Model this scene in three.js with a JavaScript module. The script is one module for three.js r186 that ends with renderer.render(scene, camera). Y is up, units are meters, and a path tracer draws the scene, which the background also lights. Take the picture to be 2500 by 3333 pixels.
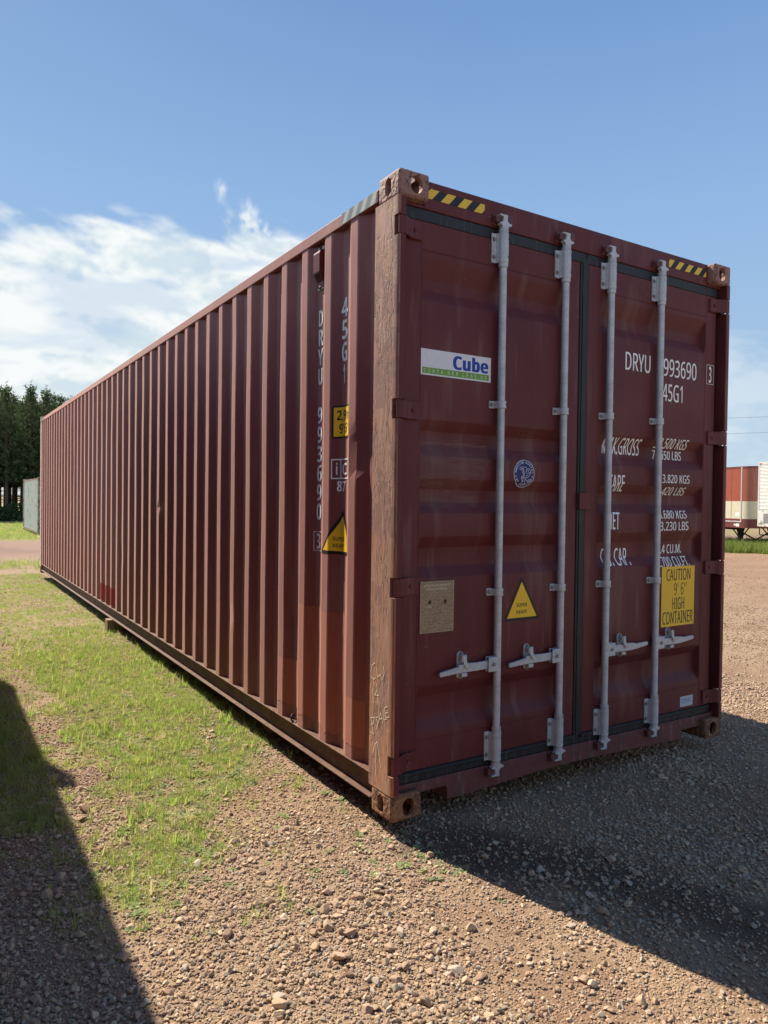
import * as THREE from 'three';
import { mergeGeometries, toCreasedNormals } from 'three/addons/utils/BufferGeometryUtils.js';
import { RoundedBoxGeometry } from 'three/addons/geometries/RoundedBoxGeometry.js';
import { ConvexGeometry } from 'three/addons/geometries/ConvexGeometry.js';
import { Brush, Evaluator, SUBTRACTION } from 'three-bvh-csg';

/* ------------------------------------------------------------------ camera, sky, sun, exposure */
const scene = new THREE.Scene();
const camera = new THREE.PerspectiveCamera(70.53, 768 / 1024, 0.05, 3000);
camera.position.set(-1.7326, 1.5189, 2.6719);
camera.rotation.set(-0.0171, -0.5596, 0.0128, 'YXZ');

const renderer = new THREE.WebGLRenderer();
renderer.setSize(768, 1024);
renderer.toneMapping = THREE.LinearToneMapping;
renderer.toneMappingExposure = 1.9;
renderer.shadowMap.enabled = true;

const SUN = new THREE.Vector3(-0.282, 1.12, -1).normalize();
const sun = new THREE.DirectionalLight(new THREE.Color().setRGB(1.0, 0.9, 0.75), 5.0);
sun.position.copy(SUN).multiplyScalar(60);
sun.castShadow = true;
sun.shadow.mapSize.set(4096, 4096);
Object.assign(sun.shadow.camera, { left: -40, right: 40, top: 40, bottom: -40, near: 1, far: 160 });
sun.shadow.radius = 1;
scene.add(sun, sun.target);

/* ------------------------------------------------------------------ noise helpers */
function mulberry(a) { return () => { a |= 0; a = a + 0x6D2B79F5 | 0; let t = Math.imul(a ^ a >>> 15, 1 | a); t = t + Math.imul(t ^ t >>> 7, 61 | t) ^ t; return ((t ^ t >>> 14) >>> 0) / 4294967296; }; }
const PERM = new Float32Array(65536); { const r = mulberry(77); for (let i = 0; i < 65536; i++) PERM[i] = r(); }
const hsh = (x, y, s = 0) => PERM[(Math.imul(x, 374761393) + Math.imul(y, 668265263) + Math.imul(s, 2147483647 ^ 0x5bd1e995) ^ (Math.imul(x ^ y, 1274126177) >>> 13)) & 65535];
const fade = t => t * t * (3 - 2 * t);
function vnoise(x, y, s = 0, px = 0, py = px) {
  let xi = Math.floor(x), yi = Math.floor(y); const fx = fade(x - xi), fy = fade(y - yi);
  let x1 = xi + 1, y1 = yi + 1;
  if (px) { xi = ((xi % px) + px) % px; x1 = ((x1 % px) + px) % px; yi = ((yi % py) + py) % py; y1 = ((y1 % py) + py) % py; }
  const a = hsh(xi, yi, s), b = hsh(x1, yi, s), c = hsh(xi, y1, s), d = hsh(x1, y1, s);
  return a + (b - a) * fx + (c - a) * fy + (a - b - c + d) * fx * fy;
}
function fbm(x, y, o = 5, s = 0, px = 0, py = px) {
  let v = 0, a = 0.5, n = 0;
  for (let i = 0; i < o; i++) { v += a * vnoise(x, y, s + i * 17, px, py); n += a; a *= 0.5; x *= 2; y *= 2; px *= 2; py *= 2; }
  return v / n;
}
const ss = (a, b, x) => { const t = Math.min(1, Math.max(0, (x - a) / (b - a))); return t * t * (3 - 2 * t); };
const lerp = (a, b, t) => a + (b - a) * t;
const mix3 = (a, b, t) => [lerp(a[0], b[0], t), lerp(a[1], b[1], t), lerp(a[2], b[2], t)];

/* ------------------------------------------------------------------ sky: air and clouds */
{
  const W = 3072, H = 1536, d = new Float32Array(W * H * 4), K = 1 / 1.9;
  const lo = [0.52, 0.68, 0.80], md = [0.275, 0.465, 0.765], hi = [0.125, 0.262, 0.56], ground = [0.24, 0.2, 0.15];
  for (let j = 0; j < H; j++) {
    const el = ((j + 0.5) / H - 0.5) * 180;                 // row 0 is straight down
    for (let i = 0; i < W; i++) {
      const k = (j * W + i) * 4;
      const a = ((i + 0.5) / W - 0.5) * 2 * Math.PI;        // u=0.5 looks along +x
      const ce = Math.cos(el * Math.PI / 180), x = Math.cos(a) * ce, z = Math.sin(a) * ce, y = Math.sin(el * Math.PI / 180);
      let c;
      if (el < -1) c = ground;
      else {
        c = el < 22 ? mix3(lo, md, Math.pow(Math.max(0, el) / 22, 0.75)) : mix3(md, hi, Math.min(1, (el - 22) / 20) ** 0.9);
        const cs = x * SUN.x + y * SUN.y + z * SUN.z, sa = Math.acos(Math.min(1, Math.max(-1, cs))) * 57.3;
        const gl = 0.10 * Math.exp(-sa * sa / 700) + 1.2 * Math.exp(-sa * sa / 40);
        c = [c[0] + gl * 0.8, c[1] + gl * 0.7, c[2] + gl * 0.55];
        if (el < 40) {
          const az = Math.atan2(x, -z) * 57.2958;            // from -z towards +x
          const wx = az / 7, wy = el / 3.2;
          const w1 = fbm(wx * 0.6 + 31, wy * 0.6, 4, 3) - 0.5, w2 = fbm(wx * 0.6, wy * 0.6 + 77, 4, 4) - 0.5;
          const big = fbm(az / 26 + 9.2, 4.1, 3, 8);
          const top = 18.6 + (big - 0.5) * 3 - 8 * ss(36, 58, az) + 6 * ss(95, 150, Math.abs(az));
          const n = 0.8 * fbm(wx * 1.2 + w1 * 1.6, wy * 1.7 + w2 * 1.6 + az * 0.12, 8, 5) + 0.2 * fbm(az * 0.8 + w1 * 3, el * 2.4 + az * 0.5 + w2 * 3, 6, 9);
          let cov = ss(0.38, 0.66, n + (top - el) * 0.11);
          // a loose plume torn up from the bank
          const pl = 0.95 * Math.exp(-(((az - 21.2 + (el - 20) * 0.15) / 2.3) ** 2 + ((el - 20.0) / 2.1) ** 2)) + 0.7 * Math.exp(-(((az - 19.2) / 0.75) ** 2 + ((el - 22.6) / 0.9) ** 2)) + 0.55 * Math.exp(-(((az - 22.0 + 0.25 * Math.sin(el * 3)) / 0.32) ** 2 + ((el - 23.8) / 1.5) ** 2)) + 0.85 * Math.exp(-(((az - 26.5) / 3) ** 2 + ((el - 17.6) / 2.2) ** 2));
          const pn = fbm(az * 0.9 + w1 * 3.5, el * 0.75 + w2 * 3.5, 8, 21), pf = fbm(az * 2.6 + w1 * 9, el * 1.7 + w2 * 9, 6, 23);
          cov = Math.max(cov, 0.85 * ss(0.30, 0.95, pl * (0.1 + 0.9 * pn) + pl * 1.5 * (pf - 0.4)));
          const thin = 1 - 0.6 * ss(38, 60, az);             // thinner veil farther round
          const holes = ss(0.28, 0.46, fbm(wx * 0.7 + 5, wy * 1.5 + w1, 5, 44) + ss(3, 1, el) * 0.25 + 0.04);
          cov *= (0.6 + 0.4 * holes) * thin;
          const sh = fbm(wx * 1.3 + w2 * 2.4, wy * 2.1 + w1 * 2.4, 7, 61);
          const cl = mix3([0.66, 0.78, 0.85], [0.93, 0.97, 0.97], ss(0.34, 0.56, sh * 0.72 + 0.28 * fbm(az * 1.4 + w1 * 4, el * 2.2 + w2 * 4, 5, 67)));
          c = mix3(c, cl, Math.min(1, cov));
        }
        if (el < 0) c = mix3(c, ground, -el);
      }
      d[k] = c[0] * K; d[k + 1] = c[1] * K; d[k + 2] = c[2] * K; d[k + 3] = 1;
    }
  }
  const t = new THREE.DataTexture(d, W, H, THREE.RGBAFormat, THREE.FloatType);
  t.mapping = THREE.EquirectangularReflectionMapping; t.magFilter = THREE.LinearFilter; t.minFilter = THREE.LinearFilter; t.needsUpdate = true;
  scene.background = t; scene.environment = t;
}

/* ------------------------------------------------------------------ building helpers */
const names = new Map();
function numbered(n) { const c = names.get(n) || 0; names.set(n, c + 1); return c ? `${n}_${String(c).padStart(3, '0')}` : n; }
function tag(o, label, category, group, kind) {
  o.userData.label = label; o.userData.category = category;
  if (group) o.userData.group = group; if (kind) o.userData.kind = kind;
  return o;
}
function thing(name, label, category, pos = [0, 0, 0], group) {
  const o = new THREE.Group(); o.name = numbered(name); o.position.set(...pos); scene.add(o);
  return tag(o, label, category, group);
}
const V3 = (x, y, z) => new THREE.Vector3(x, y, z);
function fin(g) {                                        // no index, uv in metres laid on by the way each face points
  g = g.index ? g.toNonIndexed() : g;
  if (!g.attributes.normal) g.computeVertexNormals();
  const p = g.attributes.position, n = p.count, uv = new Float32Array(n * 2), a = V3(), b = V3(), c = V3();
  for (let i = 0; i < n; i += 3) {
    a.fromBufferAttribute(p, i); b.fromBufferAttribute(p, i + 1); c.fromBufferAttribute(p, i + 2);
    const nn = b.clone().sub(a).cross(c.clone().sub(a)); const ax = Math.abs(nn.x), ay = Math.abs(nn.y), az = Math.abs(nn.z);
    [a, b, c].forEach((v, k) => { const q = (i + k) * 2; if (ax >= ay && ax >= az) { uv[q] = v.z; uv[q + 1] = v.y; } else if (ay >= az) { uv[q] = v.x; uv[q + 1] = v.z; } else { uv[q] = v.x; uv[q + 1] = v.y; } });
  }
  g.setAttribute('uv', new THREE.BufferAttribute(uv, 2));
  for (const k of Object.keys(g.attributes)) if (!['position', 'normal', 'uv', 'color'].includes(k)) g.deleteAttribute(k);
  return g;
}
const join = list => mergeGeometries(list.map(fin), false);
function box(x0, x1, y0, y1, z0, z1, r = 0) {
  const w = x1 - x0, h = y1 - y0, d = z1 - z0;
  const g = r ? new RoundedBoxGeometry(w, h, d, 2, Math.min(r, w / 2.01, h / 2.01, d / 2.01)) : new THREE.BoxGeometry(w, h, d);
  return g.translate((x0 + x1) / 2, (y0 + y1) / 2, (z0 + z1) / 2);
}
function cyl(r0, r1, h, seg = 16, open = false) { return new THREE.CylinderGeometry(r1, r0, h, seg, 1, open); }   // r0 bottom, r1 top
function rodBetween(a, b, r, seg = 8) {
  const d = b.clone().sub(a), g = cyl(r, r, d.length(), seg);
  g.applyQuaternion(new THREE.Quaternion().setFromUnitVectors(V3(0, 1, 0), d.clone().normalize()));
  return g.translate((a.x + b.x) / 2, (a.y + b.y) / 2, (a.z + b.z) / 2);
}
function poly(pts) { const s = new THREE.Shape(); pts.forEach(([x, y], i) => i ? s.lineTo(x, y) : s.moveTo(x, y)); s.closePath(); return s; }
function extrude(shape, depth, bevel = 0, seg = 1, curve = 8) {
  return new THREE.ExtrudeGeometry(shape, { depth, bevelEnabled: bevel > 0, bevelSize: bevel, bevelThickness: bevel, bevelOffset: -bevel, bevelSegments: seg, curveSegments: curve });
}
const upright = g => g.rotateX(-Math.PI / 2);            // a plan shape (x, -z) pulled up along y
function stadium(w, h, cx = 0, cy = 0) {                  // tall rounded slot
  const s = new THREE.Shape(), r = w / 2, q = h / 2 - r;
  s.absarc(cx, cy + q, r, 0, Math.PI, false); s.absarc(cx, cy - q, r, Math.PI, Math.PI * 2, false); s.closePath(); return s;
}
function sheet(us, vs, fn, crease = 0.2) {                // grid us x vs, fn(u, v) -> [x, y, z]; uv comes later
  const P = [], I = [], nu = us.length, nv = vs.length;
  for (const v of vs) for (const u of us) P.push(...fn(u, v));
  for (let j = 0; j < nv - 1; j++) for (let i = 0; i < nu - 1; i++) { const a = j * nu + i, b = a + 1, c = a + nu, d = c + 1; I.push(a, b, d, a, d, c); }
  const g = new THREE.BufferGeometry(); g.setAttribute('position', new THREE.Float32BufferAttribute(P, 3)); g.setIndex(I);
  return crease ? toCreasedNormals(g, crease) : (g.computeVertexNormals(), g);
}
function mesh(name, geos, mat, parent = scene, label) {
  const list = Array.isArray(geos) ? geos : [geos];
  const g = list.length > 1 ? join(list) : fin(list[0]);
  const m = new THREE.Mesh(g, mat); m.name = parent === scene ? numbered(name) : name; m.castShadow = m.receiveShadow = true; parent.add(m);
  if (label) m.userData.label = label;
  return m;
}
function reuse(name, src, parent) { const m = new THREE.Mesh(src.geometry, src.material); m.name = name; m.castShadow = m.receiveShadow = true; parent.add(m); return m; }

/* ------------------------------------------------------------------ textures */
function tex(w, h, fn, rep = [1, 1], srgb = true) {       // fn -> linear rgb 0..1 (or a grey number)
  const d = new Uint8Array(w * h * 4);
  const enc = srgb ? v => { v = Math.min(1, Math.max(0, v)); return 255 * (v <= 0.0031308 ? v * 12.92 : 1.055 * Math.pow(v, 1 / 2.4) - 0.055); } : v => 255 * Math.min(1, Math.max(0, v));
  for (let j = 0; j < h; j++) for (let i = 0; i < w; i++) { let c = fn(i / w, j / h, i, j); if (typeof c === 'number') c = [c, c, c]; const k = (j * w + i) * 4; d[k] = enc(c[0]); d[k + 1] = enc(c[1]); d[k + 2] = enc(c[2]); d[k + 3] = 255; }
  const t = new THREE.DataTexture(d, w, h, THREE.RGBAFormat); if (srgb) t.colorSpace = THREE.SRGBColorSpace;
  t.wrapS = t.wrapT = THREE.RepeatWrapping; t.magFilter = THREE.LinearFilter; t.minFilter = THREE.LinearMipmapLinearFilter; t.generateMipmaps = true; t.repeat.set(...rep); t.needsUpdate = true; return t;
}
function canvasTex(w, h, draw) {
  const c = document.createElement('canvas'); c.width = w; c.height = h; const g = c.getContext('2d'); draw(g, w, h);
  const t = new THREE.CanvasTexture(c); t.colorSpace = THREE.SRGBColorSpace; t.magFilter = THREE.LinearFilter; t.anisotropy = 8; return t;
}
const CAP = 0.714;
function fit(g, text, x, y, w, h, font = 'bold', fam = 'sans-serif') {   // text stretched to fill a box (x, y = top left)
  g.save(); g.font = `${font} 100px ${fam}`; const m = g.measureText(text).width;
  g.translate(x, y + h); g.scale(w / m, h / (100 * CAP)); g.fillText(text, 0, 0); g.restore();
}

/* ------------------------------------------------------------------ materials */
const std = o => new THREE.MeshStandardMaterial(o), phy = o => new THREE.MeshPhysicalMaterial(o);
const rgb = (r, g, b) => new THREE.Color().setRGB(r, g, b);
const M = {};
{
  // red oxide container paint: slight cloudiness, fine vertical rain marks, a few pale scuffs
  const base = [0.135, 0.031, 0.032];
  const pm = tex(1024, 1024, (u, v) => {
    const n = fbm(u * 6, v * 6, 5, 1, 6), s = fbm(u * 90, v * 3, 3, 5, 90, 3), f = vnoise(u * 256, v * 256, 9, 256), sp = vnoise(u * 120, v * 80, 31, 120, 80);
    let k = 0.76 + 0.36 * n + 0.16 * (s - 0.5) + 0.06 * (f - 0.5);
    let c = [base[0] * k, base[1] * k * (1 + 0.25 * (n - 0.5)), base[2] * k * (1 + 0.3 * (n - 0.5))];
    if (sp > 0.985) c = mix3(c, [0.3, 0.17, 0.14], 0.5);
    const dust = ss(0.58, 0.85, fbm(u * 40, v * 5, 4, 71, 40, 5)); c = mix3(c, [0.27, 0.17, 0.14], dust * 0.24);
    return c;
  }, [1 / 2.1, 1 / 2.1]);
  const pb = tex(512, 512, (u, v) => fbm(u * 10, v * 10, 5, 3, 10), [1 / 1.3, 1 / 1.3], false);
  const pr = tex(512, 512, (u, v) => 0.44 + 0.26 * fbm(u * 8, v * 8, 5, 13, 8), [1 / 1.7, 1 / 1.7], false);
  const chalk = tex(1024, 1024, (u, v) => {                  // the long side has chalked to a paler pink
    const n = fbm(u * 6, v * 6, 5, 1, 6), s = fbm(u * 90, v * 3, 3, 5, 90, 3), f = vnoise(u * 256, v * 256, 9, 256), k = 0.86 + 0.2 * n + 0.12 * (s - 0.5) + 0.05 * (f - 0.5);
    return mix3([0.205 * k, 0.050 * k, 0.045 * k], [0.36, 0.24, 0.2], ss(0.6, 0.85, fbm(u * 40, v * 5, 4, 71, 40, 5)) * 0.15);
  }, [1 / 2.1, 1 / 2.1]);
  M.paint = phy({ map: pm, roughness: 0.8, roughnessMap: pr, bumpMap: pb, bumpScale: 0.0016, specularIntensity: 0.5 });
  M.sidePaint = phy({ map: chalk, roughness: 0.85, roughnessMap: pr, bumpMap: pb, bumpScale: 0.0014, specularIntensity: 1, sheen: 0.64, sheenRoughness: 1, sheenColor: rgb(1, 0.66, 0.58) });   // chalked
  // scraped and rusting corner post
  const post = (u, v) => {
    const wx = (fbm(u * 4, v * 30, 4, 2) - 0.5) * 0.12, wy = (fbm(u * 6 + 9, v * 20, 4, 3) - 0.5) * 0.05, U = u + wx, Vv = v + wy;
    const st = fbm(U * 14, Vv * 24, 5, 41), r1 = 1 - Math.abs(2 * fbm(U * 26, Vv * 26, 3, 47) - 1), r2 = 1 - Math.abs(2 * fbm(U * 46 + 5, Vv * 60, 3, 49) - 1), big = fbm(u * 3 + 4, v * 22, 4, 51), where = fbm(u * 4, v * 14, 3, 53);
    const cut = Math.max(ss(0.86, 0.98, r1) * ss(0.32, 0.48, where), 0.8 * ss(0.90, 0.99, r2) * ss(0.42, 0.56, where)), edge = ss(0.05, 0.16, u) * ss(0.97, 0.85, u);
    const rust = ss(0.50, 0.66, fbm(u * 6, v * 26, 5, 57) + 0.22 * (0.42 - v));
    return { st, cut: cut * edge, big, rust };
  };
  const pmap = tex(384, 2048, (u, v) => {
    const q = post(u, v); let c = mix3([0.29, 0.128, 0.088], [0.345, 0.165, 0.112], ss(0.35, 0.65, q.st)); c = mix3(c, [0.17, 0.058, 0.048], ss(0.53, 0.56, fbm(u * 2.2 + 3, v * 26, 5, 59)) * 0.7);
    c = mix3(c, [0.25, 0.10, 0.075], ss(0.52, 0.7, q.big) * 0.45);
    c = mix3(c, [0.38, 0.145, 0.05], q.rust * 0.65);
    c = mix3(c, [0.085, 0.038, 0.03], q.cut * 0.85);
    c = mix3(c, [0.50, 0.32, 0.21], ss(0.66, 0.76, q.st) * 0.35);
    return c;
  }, [1 / 0.26, 1 / 2.9]);
  const pbump = tex(384, 2048, (u, v) => { const q = post(u, v); return 0.75 + 0.2 * (q.st - 0.5) - 0.6 * q.cut; }, [1 / 0.26, 1 / 2.9], false);
  M.post = phy({ map: pmap, bumpMap: pbump, bumpScale: 0.003, roughness: 0.62, sheen: 0.55, sheenRoughness: 1, sheenColor: rgb(1, 0.8, 0.68) });
  // rusted cast steel
  const cm = tex(512, 512, (u, v) => {
    const n = fbm(u * 8, v * 8, 5, 61, 8), f = fbm(u * 40, v * 40, 3, 63, 40);
    let c = mix3([0.13, 0.06, 0.04], [0.26, 0.125, 0.06], ss(0.35, 0.65, n)); c = mix3(c, [0.05, 0.03, 0.025], ss(0.58, 0.72, f) * 0.8); c = mix3(c, [0.36, 0.2, 0.09], ss(0.64, 0.74, fbm(u * 22, v * 22, 3, 67, 22)) * 0.6); return c;
  }, [1 / 0.35, 1 / 0.35]);
  const cb = tex(512, 512, (u, v) => fbm(u * 24, v * 24, 4, 63, 24), [1 / 0.35, 1 / 0.35], false);
  M.castRust = std({ map: cm, bumpMap: cb, bumpScale: 0.006, roughness: 0.85 });
  const cm2 = tex(512, 512, (u, v) => { const n = fbm(u * 7, v * 7, 5, 81, 7); let c = mix3([0.24, 0.115, 0.095], [0.33, 0.185, 0.15], n); return mix3(c, [0.05, 0.03, 0.028], ss(0.57, 0.68, fbm(u * 18, v * 18, 5, 83, 18)) * 0.75); }, [1 / 0.35, 1 / 0.35]);
  M.castPaint = phy({ map: cm2, bumpMap: cb, bumpScale: 0.006, roughness: 0.8, sheen: 0.6, sheenRoughness: 1, sheenColor: rgb(1, 0.86, 0.8) });
  // galvanised steel
  const gm = tex(256, 256, (u, v) => { const a = vnoise(u * 40, v * 40, 91, 40), b = fbm(u * 5, v * 5, 4, 93, 5), k = 0.36 + 0.12 * a + 0.18 * b; return [k * 0.97, k * 1.0, k * 1.03]; }, [1 / 0.22, 1 / 0.22]);
  M.galv = std({ map: gm, roughness: 0.55, metalness: 0.35, bumpMap: cb, bumpScale: 0.0012 });
  M.bolt = std({ color: rgb(0.27, 0.25, 0.22), roughness: 0.55, metalness: 0.4 });
  M.hole = std({ color: rgb(0.01, 0.01, 0.011), roughness: 0.9 });
  const rb = tex(512, 512, (u, v) => { const s = fbm(u * 60, v * 4, 4, 101, 60, 4), n = fbm(u * 10, v * 10, 4, 103, 10); const k = 0.008 + 0.009 * n; return mix3([k, k * 1.05, k * 1.15], [0.10, 0.09, 0.085], ss(0.66, 0.8, s) * 0.5); }, [1 / 0.6, 1 / 0.6]);
  M.rubber = std({ map: rb, roughness: 0.55 });
  // bottom rail: paint gone brown with dirt and rust
  const rm = tex(1024, 256, (u, v) => { const n = fbm(u * 24, v * 4, 5, 111, 24, 4); let c = mix3([0.105, 0.045, 0.03], [0.15, 0.08, 0.045], ss(0.35, 0.65, n)); return mix3(c, [0.055, 0.03, 0.022], ss(0.56, 0.7, fbm(u * 60, v * 8, 4, 113, 60, 8)) * 0.5); }, [1 / 3, 1 / 0.5]);
  M.rail = std({ map: rm, roughness: 0.75, bumpMap: cb, bumpScale: 0.003 });
  const sm = tex(512, 512, (u, v) => { const n = fbm(u * 8, v * 8, 5, 115, 8), s = fbm(u * 50, v * 3, 4, 117, 50, 3); let c = mix3([0.12, 0.035, 0.035], [0.155, 0.05, 0.045], n); c = mix3(c, [0.24, 0.17, 0.15], ss(0.55, 0.8, s) * 0.4); return mix3(c, [0.06, 0.035, 0.03], ss(0.6, 0.75, fbm(u * 20, v * 20, 4, 119, 20)) * 0.5); }, [1 / 0.9, 1 / 0.9]);
  M.sill = std({ map: sm, roughness: 0.6, bumpMap: cb, bumpScale: 0.002 });
  M.oxide = std({ color: rgb(0.30, 0.075, 0.04), roughness: 0.6 });
  // timber
  const tm = tex(256, 512, (u, v) => { const g = fbm(u * 30 + 3 * fbm(u * 3, v * 3, 3, 6), v * 2, 4, 121); return mix3([0.15, 0.09, 0.05], [0.33, 0.22, 0.12], g); }, [1 / 0.3, 1 / 1.2]);
  M.timber = std({ map: tm, roughness: 0.9, bumpMap: tm, bumpScale: 0.003 });
  M.blackSteel = std({ color: rgb(0.012, 0.012, 0.014), roughness: 0.6 });
  M.tyre = std({ color: rgb(0.018, 0.018, 0.018), roughness: 0.85 });
}

/* ------------------------------------------------------------------ the ground */
const groundY = (x, z) => {
  const macro = -0.33 * ss(9, 34, -z) - 0.49 * ss(5, 29, x);
  const far = Math.max(0, 1 - (Math.abs(x) + Math.abs(z)) / 60);
  return macro + far * (0.05 * (fbm(x * 0.35 + 50, z * 0.35 + 50, 3, 131) - 0.5) + 0.022 * (fbm(x * 1.7 + 50, z * 1.7 + 50, 3, 133) - 0.5)) + far * 0.012 * (fbm(x * 7, z * 7, 2, 135) - 0.5);
};
function sd(px, pz, P) {                                   // signed distance to a polygon, negative inside
  let d = 1e9, inside = false;
  for (let i = 0, j = P.length - 1; i < P.length; j = i++) {
    const [ax, az] = P[i], [bx, bz] = P[j], ex = bx - ax, ez = bz - az, wx = px - ax, wz = pz - az, t = Math.min(1, Math.max(0, (wx * ex + wz * ez) / (ex * ex + ez * ez)));
    d = Math.min(d, Math.hypot(wx - ex * t, wz - ez * t));
    if ((az > pz) !== (bz > pz) && px < (bx - ax) * (pz - az) / (bz - az) + ax) inside = !inside;
  }
  return inside ? -d : d;
}
const GR1 = [[-1.12, -13], [-1.13, -5.6], [-1.05, -4.64], [-1.03, -2.95], [-0.95, -2.1], [-0.84, -1.36], [-1.06, -0.96], [-1.17, -0.55], [-1.14, -0.16], [-1.03, -0.04], [-0.84, -0.15], [-0.63, -0.38], [-0.51, -0.78], [-0.2, -1.15], [0.04, -1.4], [0.12, -1.6], [0.12, -13]];
const GR2 = [[-1.25, -0.95], [-1.19, -1.8], [-1.24, -3.2], [-1.3, -6.5], [-4, -8], [-4, -1.2], [-1.5, -0.95]];
// a band of darker brown ground with fewer stones across the yard by the doors
const brownBand = (x, z) => { const P = [[0.1, 0.12], [0.42, 0.45], [0.62, 0.85], [0.8, 1.3], [1.1, 2]]; let d = 9; for (let i = 0; i < P.length - 1; i++) { const [ax, az] = P[i], ex = P[i + 1][0] - ax, ez = P[i + 1][1] - az, t = Math.min(1, Math.max(0, ((x - ax) * ex + (z - az) * ez) / (ex * ex + ez * ez))); d = Math.min(d, Math.hypot(x - ax - ex * t, z - az - ez * t)); } return ss(0.26, 0.10, d + (fbm(x * 4 + 8, z * 4 + 8, 4, 145) - 0.5) * 0.28); };
const VX = 0.852, VZ = -0.524;                             // from the yard towards the trailers
function grassAt(x, z) {                                   // 0..1
  const n = fbm(x * 3.1 + 20, z * 3.1 + 20, 4, 141), n2 = fbm(x * 9 + 20, z * 9 + 20, 3, 143);
  let g = 0;
  if (z > -14 && z < 2.5 && x < 0.3 && x > -4.2) {
    const a = sd(x, z, GR1) + (n - 0.5) * 0.42 + (n2 - 0.5) * 0.16, b = sd(x, z, GR2) + (n - 0.5) * 0.4;
    let ga = ss(0.12, -0.14, a); ga *= lerp(1, 0.5 + 0.9 * ss(0.45, 0.6, n), ss(-4.5, -7.5, z));
    g = Math.max(ga, ss(0.1, -0.14, b) * 0.9);
    g = Math.max(g, 0.30 * ss(0.53, 0.66, n2) * ss(0.75, 0.1, sd(x, z, GR1)));
  } else if (z <= -14 || x <= -4.2) {
    const e = z + (n - 0.5) * 1.6;
    if (x < 6) g = Math.max(ss(-29, -30.5, e), 0.55 * ss(-18, -14, e) * ss(0.42, 0.6, n));
    else g = ss(-44, -48, e);
    g = Math.max(g, ss(-5, -8, x) * 0.8);
  }
  if (x > 48 || z > 30) g = Math.max(g, ss(0.35, 0.5, n));             // meadow round the yard
  const dep = x * VX + z * VZ, lat = -x * VZ + z * VX;       // strip under the trailers
  if (x > 15) g = Math.max(g, ss(30.5, 31.6, dep + (n - 0.5) * 1.2) * ss(40.5, 38.5, dep + (n - 0.5) * 1.5) * ss(-14, -10, lat));
  return g;
}
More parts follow.
